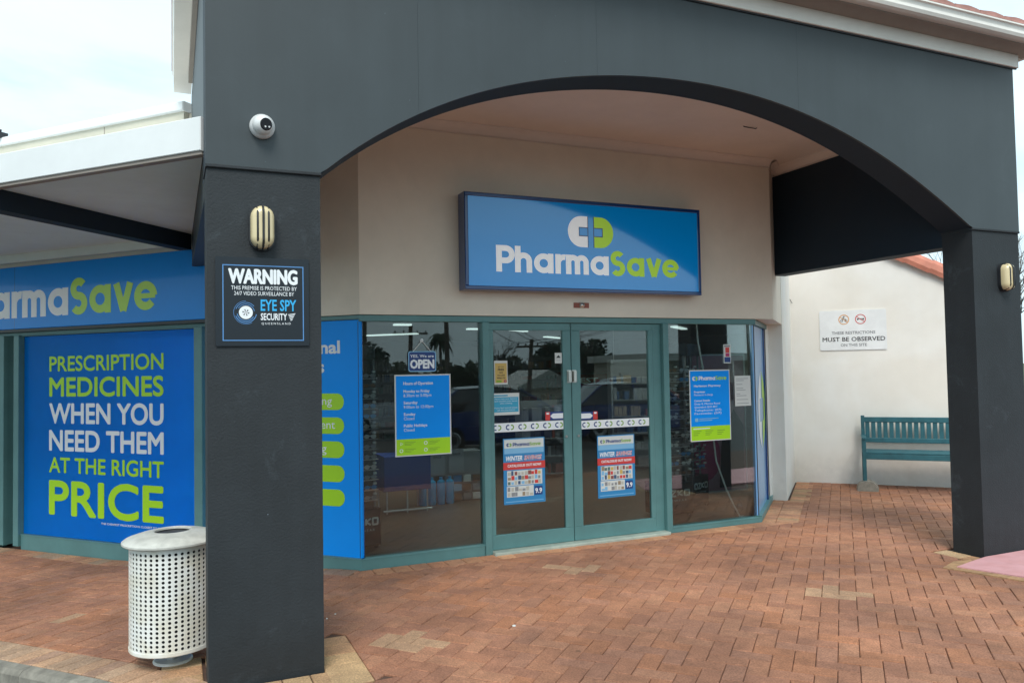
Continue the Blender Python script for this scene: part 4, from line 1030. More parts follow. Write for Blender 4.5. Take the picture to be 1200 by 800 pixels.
# catalogue posters
M['offwhite'] = mat('off_white_print', (.50, .48, .42), .5)
for nm, cc in (('packet_b', (.05, .10, .20)), ('packet_c', (.26, .08, .07)), ('packet_d', (.10, .18, .16)), ('packet_e', (.32, .24, .16))): M[nm] = mat(nm, cc, .5)
def catalogue(x0, z0, label):
    w, h = .42, .60
    t = thing('catalogue_poster', label, 'poster', tuple(GF.p(x0+w/2, z0, 0)), group='winter catalogue posters on the doors')
    rect(GF, x0, x0+w, z0, z0+h, .0028, 'skyprint2', t, 'backing_sheet', .002)
    rect(GF, x0+.01, x0+w-.01, z0+h-.09, z0+h-.01, .0040, 'paper', t, 'pale_header')
    rect(GF, x0+.01, x0+w-.01, z0+h-.14, z0+h-.091, .0040, 'skyprint', t, 'sky_header')
    capsule(GF, x0+.058, z0+h-.058, .052, .032, t, 'navyprint', 'palegreen', None, .0052, 'small_emblem', False)
    logo_word(GF, x0+.095, z0+h-.073, .285, .032, t, 'navyprint', 'palegreen', .0052)
    text('lettering', 'WINTER', GF, x0+.025, z0+h-.205, .165, .048, 'white', t, .0052, .03, shear=.25)
    text('lettering', 'SAVINGS', GF, x0+.205, z0+h-.205, .185, .048, 'white', t, .0050, .05, shear=.25)
    text('lettering', 'SAVINGS', GF, x0+.205, z0+h-.205, .185, .048, 'red', t, .0056, .0, shear=.25)
    rect(GF, x0-.002, x0+w+.002, z0+h-.285, z0+h-.218, .0048, 'red', t, 'red_banner')
    text('lettering', 'CATALOGUE OUT NOW!', GF, x0+w/2, z0+h-.262, .34, .026, 'white', t, .0058, .03, 'C')
    rnd = random.Random(int(x0*100)); cols = ['offwhite', 'red', 'packet_b', 'offwhite', 'packet_e', 'packet_d', 'skyprint', 'inkgrey', 'packet_c', 'yellowprint']
    rect(GF, x0+.035, x0+w-.03, z0+.17, z0+.305, .0040, 'paper', t, 'offer_panel')
    rect(GF, x0+.03, x0+.30, z0+.065, z0+.163, .0040, 'paper', t, 'offer_panel')
    k = 0
    for iy in range(3):
        for ix in range(10):
            a = x0+.042+ix*.034; c = z0+.178+iy*.042
            rect(GF, a, a+rnd.uniform(.020, .033), c, c+rnd.uniform(.024, .041), .0052, rnd.choice(cols), t, 'product_picture')
    for iy in range(2):
        for ix in range(7):
            a = x0+.038+ix*.037; c = z0+.072+iy*.045
            rect(GF, a, a+rnd.uniform(.022, .036), c, c+rnd.uniform(.018, .04), .0052, rnd.choice(['skyprint', 'offwhite', 'paper', 'inkgrey', 'packet_e', 'offwhite']), t, 'product_picture')
    rect(GF, x0+.308, x0+.39, z0+.07, z0+.15, .0052, 'navyprint', t, 'price_patch'); text('lettering', '9.9', GF, x0+.35, z0+.085, .07, .05, 'white', t, .0062, .03, 'C')
    rect(GF, x0+.02, x0+w-.02, z0+.02, z0+.026, .0040, 'skyprint', t, 'foot_line')
catalogue(2.765, .408, 'winter catalogue poster taped to the left door')
catalogue(3.750, .385, 'winter catalogue poster taped to the right door')
# contact poster right window
cp_ = poster_base('contact_poster', 'blue pharmacy contact details poster with lime foot in right window', 'poster', 4.845, 5.360, .868, 1.600, .01)
rect(GF, 4.857, 5.350, 1.022, 1.588, .0045, 'film', cp_, 'blue_field'); rect(GF, 4.857, 5.350, .878, 1.021, .0045, 'lime', cp_, 'lime_field')
capsule(GF, 4.915, 1.512, .068, .045, cp_, 'white', 'lime', None, .0056, 'small_emblem', False)
logo_word(GF, 4.962, 1.493, .355, .042, cp_, 'white', 'lime', .0056)
for s_, z_, h_, w_, bo in (('Harlaxton Pharmacy', 1.425, .024, .34, .02), ('Proprietor', 1.365, .021, .14, .02), ('Pharmacist in charge', 1.335, .021, .235, 0), ('Contact Details:', 1.275, .021, .20, .02), ('Shop 4, Marine Road', 1.242, .021, .325, 0), ('Queensland, QLD 4017', 1.209, .021, .29, 0), ('Telephone: (07)', 1.176, .021, .34, 0), ('Facsimile: (07)', 1.143, .021, .34, 0)):
    text('lettering', s_, GF, 4.900, z_, w_, h_, 'white', cp_, .0056, bo)
rect(GF, 4.905, 4.945, 1.070, 1.105, .0056, 'skyprint', cp_, 'crest')
b = MB(); stroke(b, GF, [(4.955, 1.098), (5.20, 1.098)], .008, .0056); stroke(b, GF, [(4.955, 1.080), (5.12, 1.080)], .008, .0056); b.build('small_print', 'skyprint', cp_)
b = MB(); stroke(b, GF, [(4.88, .998), (5.09, .998)], .009, .0056); b.build('small_print', 'white', cp_)
b = MB()
for q in range(3):
    for cxx in (4.88, 5.03, 5.18): stroke(b, GF, [(cxx, .972-.020*q), (cxx+.10-.02*q, .972-.020*q)], .007, .0056)
b.build('small_print', 'palegreen', cp_)
wn = poster_base('paper_notice', 'white paper notice right of the blue contact poster', 'notice', 5.425, 5.635, 1.212, 1.530, .01)
b = MB()
for q, w_ in enumerate((.16, .10, 0, .08, 0, .09, .12, 0, .05, .13, 0, .15, 0, .16)):
    if w_: stroke(b, GF, [(5.445, 1.500-.020*q), (5.445+w_, 1.500-.020*q)], .005, .0045)
b.build('typed_lines', 'inkgrey', wn)
st = poster_base('warning_sticker', 'narrow red and blue warning sticker above the paper notice', 'sticker', 5.292, 5.385, 1.665, 1.862, .01)
for a, m_ in (((5.300, 5.375, 1.835, 1.853), 'inkgrey'), ((5.315, 5.365, 1.775, 1.830), 'red'), ((5.315, 5.365, 1.735, 1.770), 'magenta'), ((5.300, 5.377, 1.675, 1.728), 'navyprint')): rect(GF, *a, .0045, m_, st, 'colour_block')
# faded film on the narrow side window with tall emblem
ff = thing('side_film', 'faded blue film with tall white and lime emblem on narrow side window', 'poster', tuple(RW.p(.5, .05, 0)))
rect(RW, .015, 1.055, .05, 2.065, -.035, 'fadedfilm', ff, 'film', .004)
ff.children[0].data.transform(Matrix.Translation(-RW.n*.038))
RG = RW.off(0, 0, -.037)
capsule(RG, .70, 1.13, .78, .86, ff, 'white', 'limesign', None, .002, 'tall_emblem', False)

# ================================================================== INSIDE THE SHOP
for k, (x_, y_, l_, d_) in enumerate(((3.95, 16.9, 1.25, -L), (3.46, 12.88, .30, X), (5.24, 14.1, .3, X), (6.3, 14.36, .75, P), (1.2, 11.0, 1.2, -L), (9.2, 12.9, 1.2, P), (8.6, 17.5, 1.2, P), (1.9, 8.6, 1.4, X), (4.6, 8.0, 1.4, X), (3.0, 10.2, 1.4, X), (5.6, 9.8, 1.4, X))):  # last four are added out of view to light the interior
    f__ = F((x_, y_, 0), d_)
    t = MB().box(f__, 0, l_, 2.415, 2.44, -.06, .06).build('strip_light', 'strip' if k < 7 else 'strip_added')
    tag(rebase(t), ['long lit strip light running back along the shop ceiling', 'lit strip light nearest the left window', 'short lit strip light seen high in the left window', 'lit strip light seen above the left door', 'lit strip light at far left of the shop', 'lit strip light right of the doors inside', 'lit strip light deepest in the shop', 'added unseen strip light just inside the left window', 'added unseen strip light just inside the right door', 'added unseen strip light in the second row inside, left', 'added unseen strip light in the second row inside, right'][k], 'ceiling light', 'strip lights on the shop ceiling')
M['tort'] = mat('brown_frame', (.16, .07, .03), .15, coat=.6)
SUN_R = random.Random(12)
def sunglasses(parent, c, u, n):
    """one pair: two lenses, bridge and arms"""
    b = MB(); f = F(c, u)
    for s_ in (-1, 1):
        pts = [(s_*.034+.028*math.cos(math.radians(a)), .021*math.sin(math.radians(a))) for a in range(0, 360, 45)]
        b.plate(f, pts, .0, .004)
        b.box(f, s_*.064-.002, s_*.064+.002, -.004, .006, -.11, .0)
    b.box(f, -.01, .01, .002, .010, .0, .004)
    return b.build('sunglasses', SUN_R.choice(['lensdark', 'tort', 'inkgrey', 'galv', 'skyprint2', 'galv', 'paper']), parent)  # pale picks in this list serve as painted glints
def eyewear_stand(x, y, ang, label, cols, rows, bw=.34, words=True, h=1.75):
    t = thing('eyewear_stand', label, 'display stand', (x, y, .01), group='sunglasses display stands inside the windows')
    f = F((x, y, .01), (math.cos(ang), math.sin(ang), 0))
    MB().bbox(f, -bw/2, bw/2, .02, .36, -.28, .0, .006).build('base_cabinet', 'acrylic', t)
    for wx in (-bw/2+.02, 0, bw/2-.02): MB().tube([f.p(wx, .36, -.10), f.p(wx, h, -.10)], .011, 8).build('upright', 'shelf', t)
    cw = .05 if rows == 12 and cols == 2 else bw/2-.01
    MB().box(f, -cw, cw, .36, h, -.13, -.11).build('column', 'dark', t)
    MB().bbox(f, -bw/2+.02, bw/2-.02, h, h+.14, -.22, -.04, .005).build('header_card', 'acrylic', t)
    for wx in (-bw/2+.04, bw/2-.04): MB().lathe(f.p(wx, .0, -.03), [(.02, 0), (.02, .02)], 10).build('castor', 'dark', t)
    if words:
        b = MB(); W_ = bw*.80; lw = .017; q = W_/4.4; hh = .058; z_ = .215
        def U_(cx, pts): stroke(b, f, [(cx+px*q, z_+pz*hh) for px, pz in pts], lw, .0015)
        xs_ = [-bw*.40+.01+k*q*1.12 for k in range(4)]
        for k in (0, 3): U_(xs_[k], [(.0, .0), (.9, .0)]); U_(xs_[k], [(.0, 1), (.9, 1)]); U_(xs_[k], [(.05, 0), (.05, 1)]); U_(xs_[k], [(.85, 0), (.85, 1)])
        U_(xs_[1], [(.0, 1), (.9, 1)]); U_(xs_[1], [(.85, 1), (.05, 0)]); U_(xs_[1], [(0, 0), (.9, 0)])
        U_(xs_[2], [(.1, 0), (.1, 1)]); U_(xs_[2], [(.1, .5), (.85, 1)]); U_(xs_[2], [(.1, .5), (.85, 0)])
        b.build('lettering', 'paper', t)
        text('lettering', 'EYEWEAR', f, 0, .155, bw*.62, .024, 'paper', t, .0018, .0, 'C', space=1.3)
    for r in range(rows):
        for c in range(cols):
            z_ = .46+r*(h-.52)/rows; xx = (c-(cols-1)/2)*.16
            g = sunglasses(t, f.p(xx, z_, -.03), f.u, f.n)
            rect(f, xx+.02, xx+.05, z_+.028, z_+.046, -.02, 'paper', t, 'glint_tag', .002); t.children[-1].data.transform(Matrix.Translation(f.n*-.02)) if False else None  # white tags stand in for glints on the rack
    for r in range(rows):
        MB().box(f, -bw/2+.01, bw/2-.01, .43+r*(h-.52)/rows, .436+r*(h-.52)/rows, -.06, -.02).build('display_bar', 'galv', t)
    return t
eyewear_stand(1.62, 7.16, .18, 'dark sunglasses stand with white lettering just inside the left window', 2, 13)
eyewear_stand(5.05, 7.10, .0, 'dark sunglasses stand left in the right window', 3, 12, .44)
eyewear_stand(5.62, 7.42, .35, 'smaller sunglasses stand behind the contact poster', 2, 12, .34)
# blue table, tubs, magazine displays
tb = thing('promotion_table', 'table with deep blue cloth and white tube legs seen through left window', 'table', (2.5, 8.8, 0))
TF = F((2.2, 8.7, .01), X)
MB().bbox(TF, 0, .56, .26, .66, -.45, .0, .01).build('table_cloth', 'bluecloth', tb)
for a, c in ((.04, -.03), (.28, -.03), (.52, -.03), (.04, -.42), (.52, -.42)): MB().tube([TF.p(a, 0, c), TF.p(a, .26, c)], .011, 8).build('leg', 'chrome', tb)
MB().tube([TF.p(-.02, .05, .05), TF.p(.55, .05, .05)], .012, 8).build('foot_bar', 'chrome', tb)
for k in range(4):
    t = MB().lathe((2.78+k*.115, 9.1, .01), [(0, 0), (.046, 0), (.052, .02), (.052, .25), (.045, .28), (.02, .30), (.02, .33), (0, .33)], 14).build('storage_bottle', 'bluetub', None, smooth=True)
    tag(rebase(t), ['leftmost', 'second from left', 'third from left', 'rightmost'][k]+' of four tall blue bottles on the floor beside the blue table', 'bottle', 'blue bottles beside the table')
mg = thing('magazine_stand', 'low magazine stand with grey framed cards seen through left window', 'display stand', (3.1, 9.3, 0))
MF = F((2.95, 9.2, .01), V3((1, -.1, 0)))
MB().bbox(MF, 0, .62, .0, .62, -.3, -.05, .01).build('cabinet', 'shelf', mg)
for k in range(2):
    MB().box(MF, -.05+k*.24, .14+k*.24, .34+.02*k, .62+.03*k, .02, .03).build('framed_card', 'inkgrey', mg)
    text('lettering', 'SALE', MF, .045+k*.24, .55+.03*k, .10, .03, 'dark', mg, .0315, 0, 'C')
rnd = random.Random(3)
for r in range(3):
    for c in range(5):
        rect(MF, .02+c*.12, .02+c*.12+.095, .02+r*.11, .10+r*.11, -.045, rnd.choice(['inkgrey', 'shelf', 'paper', 'skyprint2', 'tort', 'skyprint']), mg, 'magazine', .004)
        mg.children[-1].data.transform(Matrix.Translation(MF.n*-.04)) if False else None
# framed poster, cable and fan in the right window
fp_ = thing('framed_poster', 'large framed pink and magenta poster standing on the floor in right window', 'poster', (6.0, 7.6, 0))
PFm = F((5.66, 7.66, .01), V3((1, -.08, 0)))
MB().box(PFm, 0, .78, .12, 1.75, -.02, 0).build('picture_board', 'pinkprint', fp_)
for a in ((0, .78, .10, .125), (0, .78, 1.75, 1.77), (-.015, .0, .10, 1.77), (.78, .795, .10, 1.77)): MB().box(PFm, *a, -.03, .012).build('frame_bar', 'chrome', fp_)
b = MB(); b.plate(PFm, [(.10+.20*math.cos(t/16*6.283)+.12, .55+.30*math.sin(t/16*6.283)) for t in range(16)], 0, .004); b.build('magenta_shape', 'magenta', fp_)
b = MB(); b.plate(PFm, [(.40, .16), (.76, .16), (.76, .9), (.62, 1.1), (.44, .7)], .0, .003); b.build('dark_shape', 'ink', fp_)
cb = MB().tube([V3((5.13, 6.80, 2.42)), V3((5.16, 6.80, 1.9)), V3((5.30, 6.82, 1.3)), V3((5.35, 6.82, .85)), V3((5.36, 6.80, .62)), V3((5.46, 6.76, .30)), V3((5.53, 6.72, .12)), V3((5.58, 6.70, .02)), V3((5.64, 6.72, .014))], .009, 7).build('hanging_cable', 'cable', None, smooth=True)
tag(rebase(cb), 'white cable hanging down to the floor in the right window', 'cable')
fn = thing('floor_fan', 'small coiled dark fan on the floor in the corner of right window', 'lamp', (5.72, 6.92, .01))
b = MB(); pts = [V3((5.70+.075*math.cos(a/12*6.283), 6.90+.02*math.sin(a/12*6.283), .10+.075*math.sin(a/12*6.283))) for a in range(13)]; b.tube(pts, .007, 6); b.build('coil', 'shelf', fn, smooth=True)
MB().lathe((5.72, 6.88, .10), [(0, -.02), (.026, -.015), (.03, .01), (0, .02)], 12).build('knob', 'inkgrey', fn)
# shelving units deeper inside, with goods
for nm, cc in (('packet_a', (.30, .31, .32)), ('packet_b', (.05, .10, .20)), ('packet_c', (.26, .08, .07)), ('packet_d', (.10, .18, .16)), ('packet_e', (.32, .24, .16)), ('packet_f', (.07, .07, .08))): M[nm] = mat(nm, cc, .5)
def shelving(x, y, ang, w, h, label, seed):
    t = thing('shelving_unit', label, 'shelves', (x, y, .01), group='stocked shelves inside the shop')
    f = F((x, y, .01), (math.cos(ang), math.sin(ang), 0)); r = random.Random(seed)
    MB().box(f, 0, w, 0, h, -.32, -.28).build('back_panel', 'shelf', t)
    for s_ in (0, w-.03): MB().box(f, s_, s_+.03, 0, h, -.279, 0).build('side_panel', 'shelf', t)
    n = int(h/.26); cols = ['inkgrey', 'shelf', 'packet_a', 'packet_b', 'packet_c', 'packet_d', 'shelf', 'packet_e', 'inkgrey', 'packet_f']
    for k in range(n):
        z = .06+k*.26
        MB().box(f, .031, w-.031, z, z+.016, -.279, -.005).build('shelf_board', 'shelf', t)
        xx = .05; hh = r.uniform(.10, .2); c_ = r.choice(cols)
        while xx < w-.12:
            ww = r.uniform(.035, .085)
            if r.random() < .35: hh = r.uniform(.08, .2); c_ = r.choice(cols)
            if r.random() > .12: MB().box(f, xx, xx+ww-.006, z+.0165, z+.016+hh, -.22, -.03-r.uniform(0, .04)).build('packet', c_, t)
            xx += ww
    return t
shelving(4.70, 10.4, -.1, .75, 1.15, 'low shelf unit of packets seen through the left door', 1)
shelving(6.35, 10.6, -.35, 1.2, 1.75, 'shelf unit of packets seen through the right door', 2)
shelving(3.6, 17.5, .0, 2.4, 1.9, 'wall of stocked shelves at the back of the shop', 4)
shelving(6.6, 16.6, -.1, 2.4, 1.9, 'right hand wall of stocked shelves at the back', 5)
shelving(1.0, 13.5, .35, 2.0, 1.5, 'stocked shelves at the left rear of the shop', 6)
shelving(7.6, 10.9, .75, 2.2, 1.9, 'stocked shelves along the right inner wall', 8)
sb = thing('sale_banner', 'dark red sale banner hanging deep inside the shop', 'banner', (7.0, 12.4, 1.1))
BNf = F((6.3, 12.4, 0), X); rect(BNf, 0, 1.3, 1.30, 1.52, 0.0, 'red', sb, 'banner_sheet', .01); sb.children[0].data.transform(Matrix.Translation((0, 0, 0)))
text('lettering', 'BEST', BNf, .35, 1.36, .5, .10, 'paper', sb, .004, .02)
for x_ in (.1, 1.2): MB().tube([BNf.p(x_, 1.52, -.004), BNf.p(x_, 2.45, -.004)], .004, 5).build('hanging_cord', 'cable', sb)

# ================================================================== ACROSS THE CAR PARK (seen in the glass)
GZ = -.24
def car(x, y, ang, paint, label, van=False, s=1.0):
    t = thing('parked_car', label, 'car', (x, y, GZ), group='cars parked across from the shop')
    c, sn = math.cos(ang), math.sin(ang)
    def w(px, py, pz): return V3((x+(px*c-py*sn)*s, y+(px*sn+py*c)*s, GZ+pz*s))
    # lower body: stations along the length (x, half width, z bottom, z shoulder)
    stn = [(-2.1, .70, .42, .62), (-2.02, .80, .25, .86), (-1.6, .86, .22, .95), (-.9, .88, .2, .97), (0, .88, .2, .95), (.8, .88, .2, .92), (1.35, .86, .2, .86), (1.85, .80, .22, .74), (2.08, .70, .3, .60), (2.15, .58, .38, .52)]
    b = MB(); R = []
    for sx, hw, zb, zs in stn:
        pr_ = [(-hw*.9, zb), (-hw, zb+.1), (-hw, (zb+zs)/2+.05), (-hw*.96, zs-.04), (-hw*.86, zs), (0, zs+.03), (hw*.86, zs), (hw*.96, zs-.04), (hw, (zb+zs)/2+.05), (hw, zb+.1), (hw*.9, zb)]
        R.append(len(b.v)); b.v += [w(sx, a, z) for a, z in pr_]
    n = 11
    for a, d in zip(R, R[1:]):
        for k in range(n-1): b.f.append((a+k, d+k, d+k+1, a+k+1)[::-1])
        b.f.append((a+n-1, d+n-1, d, a)[::-1])
    b.f.append(tuple(R[0]+k for k in range(n))); b.f.append(tuple(R[-1]+k for k in range(n))[::-1])
    b.build('body', paint, t, smooth=True)
    top = 1.66 if van else 1.46
    gs = [(-2.0 if van else -1.75, .96), (-1.55 if van else -1.15, top-.05), (-.3, top), (.35, top-.04), (1.15, .90)]
    def shell(sc_, dz, z0):
        q = MB(); RR = []
        for k, (gx, gzz) in enumerate(gs):
            hw = (.70 if 0 < k < 4 else .80)*sc_; RR.append(len(q.v))
            q.v += [w(gx*sc_, -.82*sc_, z0), w(gx*sc_, -hw, gzz+dz), w(gx*sc_, 0, gzz+dz+.03), w(gx*sc_, hw, gzz+dz), w(gx*sc_, .82*sc_, z0)]
        for a, d in zip(RR, RR[1:]):
            for k in range(4): q.f.append((a+k, d+k, d+k+1, a+k+1)[::-1])
        q.f.append(tuple(RR[0]+k for k in range(5))); q.f.append(tuple(RR[-1]+k for k in range(5))[::-1])
        return q
    shell(1.0, -.015, .93).build('windows', 'carglass', t)
    q = MB(); q.v = [w(gx, yy, gzz+.015) for gx, gzz in gs[1:4] for yy in (-.71, 0, .71)]
    for a in (0, 3):
        for k in (0, 1): q.f.append((a+k, a+3+k, a+4+k, a+1+k)[::-1])
    q.build('roof', paint, t)
    for sy in (-1, 1):
        for g0, g1 in ((0, 1), (2, 2), (3, 4)):
            a = gs[g0]; d = gs[g1] if g0 != g1 else (gs[2][0]+.06, .95)
            a_ = (a[0], max(a[1], .95)); MB().tube([w(a_[0], sy*(.82 if g0 == 0 else .715), a_[1]), w(d[0], sy*(.82 if g1 == 4 or g0 == 2 else .715), d[1])], .03, 6).build('pillar', paint, t)
        for wx in (-1.3, 1.32):
            ww = MB().lathe(w(wx, sy*.80, .31), [(0, -.09), (.27, -.09), (.31, -.06), (.31, .06), (.27, .09), (0, .09)], 20, ax=V3((-sn*sy, c*sy, 0))).build('wheel', 'tyre', t, smooth=True); ORG[ww.name] = V3(t.location)
            MB().lathe(w(wx, sy*.80, .31), [(.19, .092), (.17, .10), (.03, .08), (0, .085)], 10, ax=V3((-sn*sy, c*sy, 0))).build('rim', 'galv', ww)
        MB().lathe(w(1.96, sy*.56, .62), [(.0, .0), (.09, .0), (.11, -.05)], 12, ax=V3((c, sn, .2))).build('headlight', 'chrome', t)
        MB().lathe(w(-2.03, sy*.66, .78), [(.0, .03), (.10, .02), (.10, -.05)], 12, ax=V3((-c, -sn, 0))).build('tail_light', 'taillight', t)
        MB().lathe(w(.75, sy*.93, 1.0), [(0, -.08), (.07, -.05), (.07, .05), (0, .08)], 10, ax=V3((c, sn, 0))).build('wing_mirror', paint, t)
    MB().hexa([w(2.12, -.28, .40), w(2.17, -.28, .40), w(2.17, .28, .40), w(2.12, .28, .40), w(2.1, -.28, .50), w(2.15, -.28, .50), w(2.15, .28, .50), w(2.1, .28, .50)]).build('number_plate', 'paper', t)
    return t
car(7.1, -4.0, .12, 'carblue', 'dark blue hatchback parked nearest the porch across the car park')
car(11.3, -4.7, .14, 'carblue', 'second blue hatchback parked end to end with the nearest one')
car(6.3, -9.4, .08, 'carwhite', 'white wagon parked side on in the second row', van=True, s=1.05)
car(1.3, -7.4, .3, 'cardark', 'charcoal wagon parked at the left of the second row', van=True)
car(15.5, -11.0, .2, 'carred', 'red hatchback parked at the right of the second row')
# trees
def tree(x, y, h, cr, label, m='leaf', seed=1, n=1500, bare=False, name='tree', zb=GZ, leaf=.22):
    t = thing(name, label, 'tree', (x, y, zb)); r = random.Random(seed)
    b = MB(); b.tube([(x, y, zb), (x+.1, y, zb+h*.25), (x+.05, y+.1, zb+h*.5), (x, y, zb+h*.8)], [.24, .18, .12, .04], 8)
    tips = []
    def branch(p, d, ln, rad, lv):
        e = p+d*ln; mid = p+d*ln*.5+V3((r.uniform(-.1, .1), r.uniform(-.1, .1), r.uniform(-.02, .12)))*ln*.4
        b.tube([p, mid, e], [rad, rad*.75, rad*.45], 5 if lv > 1 else 4, caps=False); tips.append(e)
        if lv > 0:
            for _ in range(3 if bare else 2):
                dd = (d+V3((r.uniform(-1, 1), r.uniform(-1, 1), r.uniform(-.35, .8)))*.75).normalized(); branch(e if r.random() < .6 else mid, dd, ln*r.uniform(.55, .8), rad*.5, lv-1)
    for k in range(8 if bare else 7):
        a = k*2.4+r.uniform(-.3, .3); hh = r.uniform(.25, .7)
        branch(V3((x, y, zb+h*hh)), V3((math.cos(a), math.sin(a), r.uniform(.3, .9))).normalized(), cr*r.uniform(.45, .7), .07, 4 if bare else 2)
    b.build('trunk', 'bark', t)
    if not bare:
        q = MB(); clumps = [(V3((r.gauss(0, 1), r.gauss(0, 1), r.gauss(0, .8))), r.uniform(.5, 1)) for _ in range(26)]
        cl = []
        for v, s_ in clumps: v = v.normalized()*r.uniform(.35, 1); cl.append((V3((x+v.x*cr*.8, y+v.y*cr*.8, zb+h*.66+v.z*h*.30)), s_*cr*.36))
        for k in range(n):
            c_, rr_ = r.choice(cl); v = V3((r.gauss(0, 1), r.gauss(0, 1), r.gauss(0, 1))).normalized()*rr_*r.uniform(.6, 1.05); p = c_+v
            u_ = V3((r.uniform(-1, 1), r.uniform(-1, 1), r.uniform(-1, 1))).normalized(); w_ = u_.cross(V3((r.uniform(-1, 1), r.uniform(-1, 1), r.uniform(-1, 1)))).normalized(); s_ = leaf*r.uniform(.6, 1.3)
            q.quad(p-u_*s_, p+w_*s_*.5, p+u_*s_, p-w_*s_*.5)
        q.build('crown', m, t)
    return t
LO = -2.6
tree(17.2, -68, 7.2, 4.6, 'broad dark tree at the left across the car park', 'leaf2', 2, 2600, leaf=.36, zb=LO)
tree(22.5, -72, 4.8, 3.4, 'low leafy tree left of the palm', 'leaf', 12, 2000, leaf=.34, zb=LO)
tree(30.5, -72, 5.0, 4.2, 'wide leafy tree beside the palm', 'leaf', 5, 2400, leaf=.36, zb=LO)
tree(37.5, -72, 6.0, 3.2, 'low round tree left of the leaning pole', 'leaf2', 3, 2000, leaf=.34, zb=LO)
tree(45.0, -74, 7.8, 4.2, 'dense dark tree behind the house', 'leaf2', 4, 2600, leaf=.36, zb=LO)
tree(52.5, -78, 7.6, 4.4, 'dense dark tree far right of the house', 'leaf2', 9, 2400, leaf=.36, zb=LO)
tree(34.0, -68, 8.0, 2.8, 'bare twiggy tree by the leaning pole', seed=6, bare=True, name='bare_tree', zb=LO)
tree(27.4, 19.5, 6.0, 3.4, 'bare winter tree behind the cream wall at far right', seed=11, bare=True, name='bare_tree', zb=-.3)
PX_, PY_, PZ_ = 26.5, -67, 5.4
pm = thing('palm_tree', 'palm with drooping fronds above the leafy trees', 'tree', (PX_, PY_, LO))
MB().tube([(PX_, PY_, LO), (PX_+.1, PY_, 1.5), (PX_, PY_, PZ_)], [.2, .16, .13], 10).build('trunk', 'bark', pm)
for k in range(22):
    a = k*2.399; up = 1.2-.09*k; pts = []
    q = MB(); pv = None
    for s_ in range(9):
        u = s_/8; p = V3((PX_+math.cos(a)*1.5*u, PY_+math.sin(a)*1.5*u, PZ_+up*u-1.9*u*u*.9)); wd = .28*math.sin(math.pi*min(u*.9+.1, 1))
        sd_ = V3((-math.sin(a), math.cos(a), 0))
        if pv: q.quad(pv[0]-sd_*pv[1], pv[0]+Z*.05, p+Z*.05, p-sd_*wd-Z*.12); q.quad(pv[0]+Z*.05, pv[0]+sd_*pv[1], p+sd_*wd-Z*.12, p+Z*.05)
        pv = (p, wd)
    q.build('frond', 'leaf2', pm)
# power poles and wires
def pole(x, y, h, lean, label, GZ=-1.3):
    t = thing('power_pole', label, 'power pole', (x, y, GZ), group='timber power poles across the car park')
    MB().tube([(x, y, GZ), (x+lean, y, GZ+h)], [.16, .11], 10).build('pole_shaft', 'wood', t)
    MB().wbox(x+lean-1.0, x+lean+1.0, y-.06, y+.06, GZ+h-.5, GZ+h-.38).build('cross_arm', 'wood', t)
    for k in (-.9, -.4, .4, .9): MB().lathe((x+lean+k, y, GZ+h-.38), [(.03, 0), (.05, .06), (.03, .14)], 8).build('insulator', 'dark', t)
    return [(x+lean+k, y, GZ+h-.25) for k in (-.9, .4, .9)]
w1 = pole(20.4, -31, 4.75, .3, 'leaning power pole beside the gabled house')
w2 = pole(14.7, -30, 10.0, 0, 'tall power pole right of the palm')
w3 = pole(12.5, -30, 5.5, 0, 'shorter power pole left of the palm')
w4 = pole(10.0, -30.5, 10, 0, 'tall power pole by the broad dark tree')
w5 = pole(44, -38, 11, 0, 'distant power pole far to the right')
for k in range(3):
    for a, c in ((w1, w2), (w1, w5), (w2, w4)):
        p0, p1 = V3(a[k]), V3(c[k]); pts = [p0.lerp(p1, u/10)-Z*(.9*4*u/10*(1-u/10)) for u in range(11)]
        o = MB().tube(pts, .018, 5).build('power_line', 'dark', None); tag(rebase(o), 'dark overhead wire strung between the power poles across the car park', 'wire', 'overhead power lines')
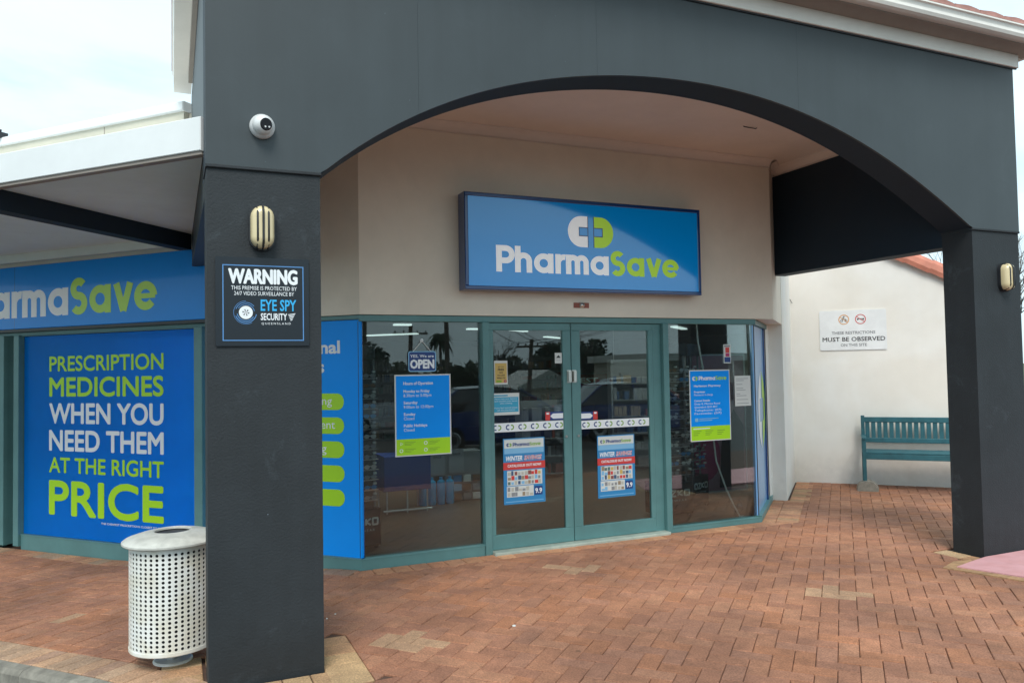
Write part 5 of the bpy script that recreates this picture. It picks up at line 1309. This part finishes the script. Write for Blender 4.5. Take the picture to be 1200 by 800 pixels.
# house with gable
LO2 = -2.55
hs = thing('house', 'pale gabled house across the car park', 'house', (28.5, -46, LO2))
HF = F((25.7, -44.6, LO2), X)
MB().box(HF, 0, 5.6, 0, 2.6, 0, 5.5).build('wall', 'housewall', hs)
HB = F((31.3, -44.6, LO2), -X)
b = MB(); q0 = [(-.3, 2.55), (5.9, 2.55), (2.8, 4.1)]
b.plate(HB, q0, -5.8, .3); b.build('roof', 'houseroof', hs)
for x_ in (.8, 3.4):
    w_ = MB().box(HB, x_, x_+1.2, .7, 1.6, 0.0, .04).build('window', 'carglass', hs); ORG[w_.name] = V3(hs.location)
    MB().box(HB, x_-.05, x_+1.25, .64, .70, 0, .07).build('sill', 'trim', w_)
# long shop building to the right across the car park
sh2 = thing('shop_block', 'long low shop block with deep verandah across the car park', 'building', (52, -52, LO2))
S2 = F((62, -50, LO2), V3((-1, .1, 0)))
MB().box(S2, 0, 22, 0, 4.6, -8, 0).build('wall', 'housewall', sh2); MB().box(S2, -.5, 22.5, 4.601, 5.3, -8.5, 2).build('verandah_roof', 'houseroof', sh2)
for k in range(7): MB().box(S2, 1+k*3, 3.2+k*3, .5, 2.4, .0, .04).build('window', 'carglass', sh2)
for k in range(8): MB().box(S2, .2+k*3.05, .32+k*3.05, 0, 4.6, 1.7, 1.82).build('post', 'trim', sh2)
hd = MB(); r = random.Random(5)
for k in range(2600):
    x_ = r.uniform(-30, 80); p = V3((x_, -84+r.uniform(-1.5, 1.5), LO+abs(r.gauss(0, 1))*1.3+r.uniform(0, 1.5)*(1+math.sin(x_*.7)*.4))); u_ = V3((r.uniform(-1, 1), r.uniform(-1, 1), r.uniform(-1, 1))).normalized(); v_ = u_.cross(V3((r.uniform(-1, 1), r.uniform(-1, 1), 1))).normalized(); s_ = .8
    hd.quad(p-u_*s_, p+v_*s_*.6, p+u_*s_, p-v_*s_*.6)
tag(hd.build('hedge_belt', 'leaf2'), 'far belt of dark shrubs closing the car park', kind='stuff')
# litter on the paving
for k, (x_, y_) in enumerate(((2.02, 4.65), (.95, 5.35), (1.02, 5.42))):
    o = MB().lathe((x_, y_, gz(x_, y_)), [(.013 if k == 0 else .006, 0), (.011 if k == 0 else .005, .005), (0, .006)], 7).build('paper_scrap', 'paper'); tag(rebase(o), ['white scrap of paper lying on the pavers in front of the doors', 'tiny white speck by the left pillar, nearer the pillar', 'tiny white speck by the left pillar, farther one'][k], 'litter')
for o in list(bpy.data.objects):
    if o.type == 'MESH' and o.data.materials and o.data.users == 1 and o.name.startswith(('wall', 'pillar', 'facade')): pass
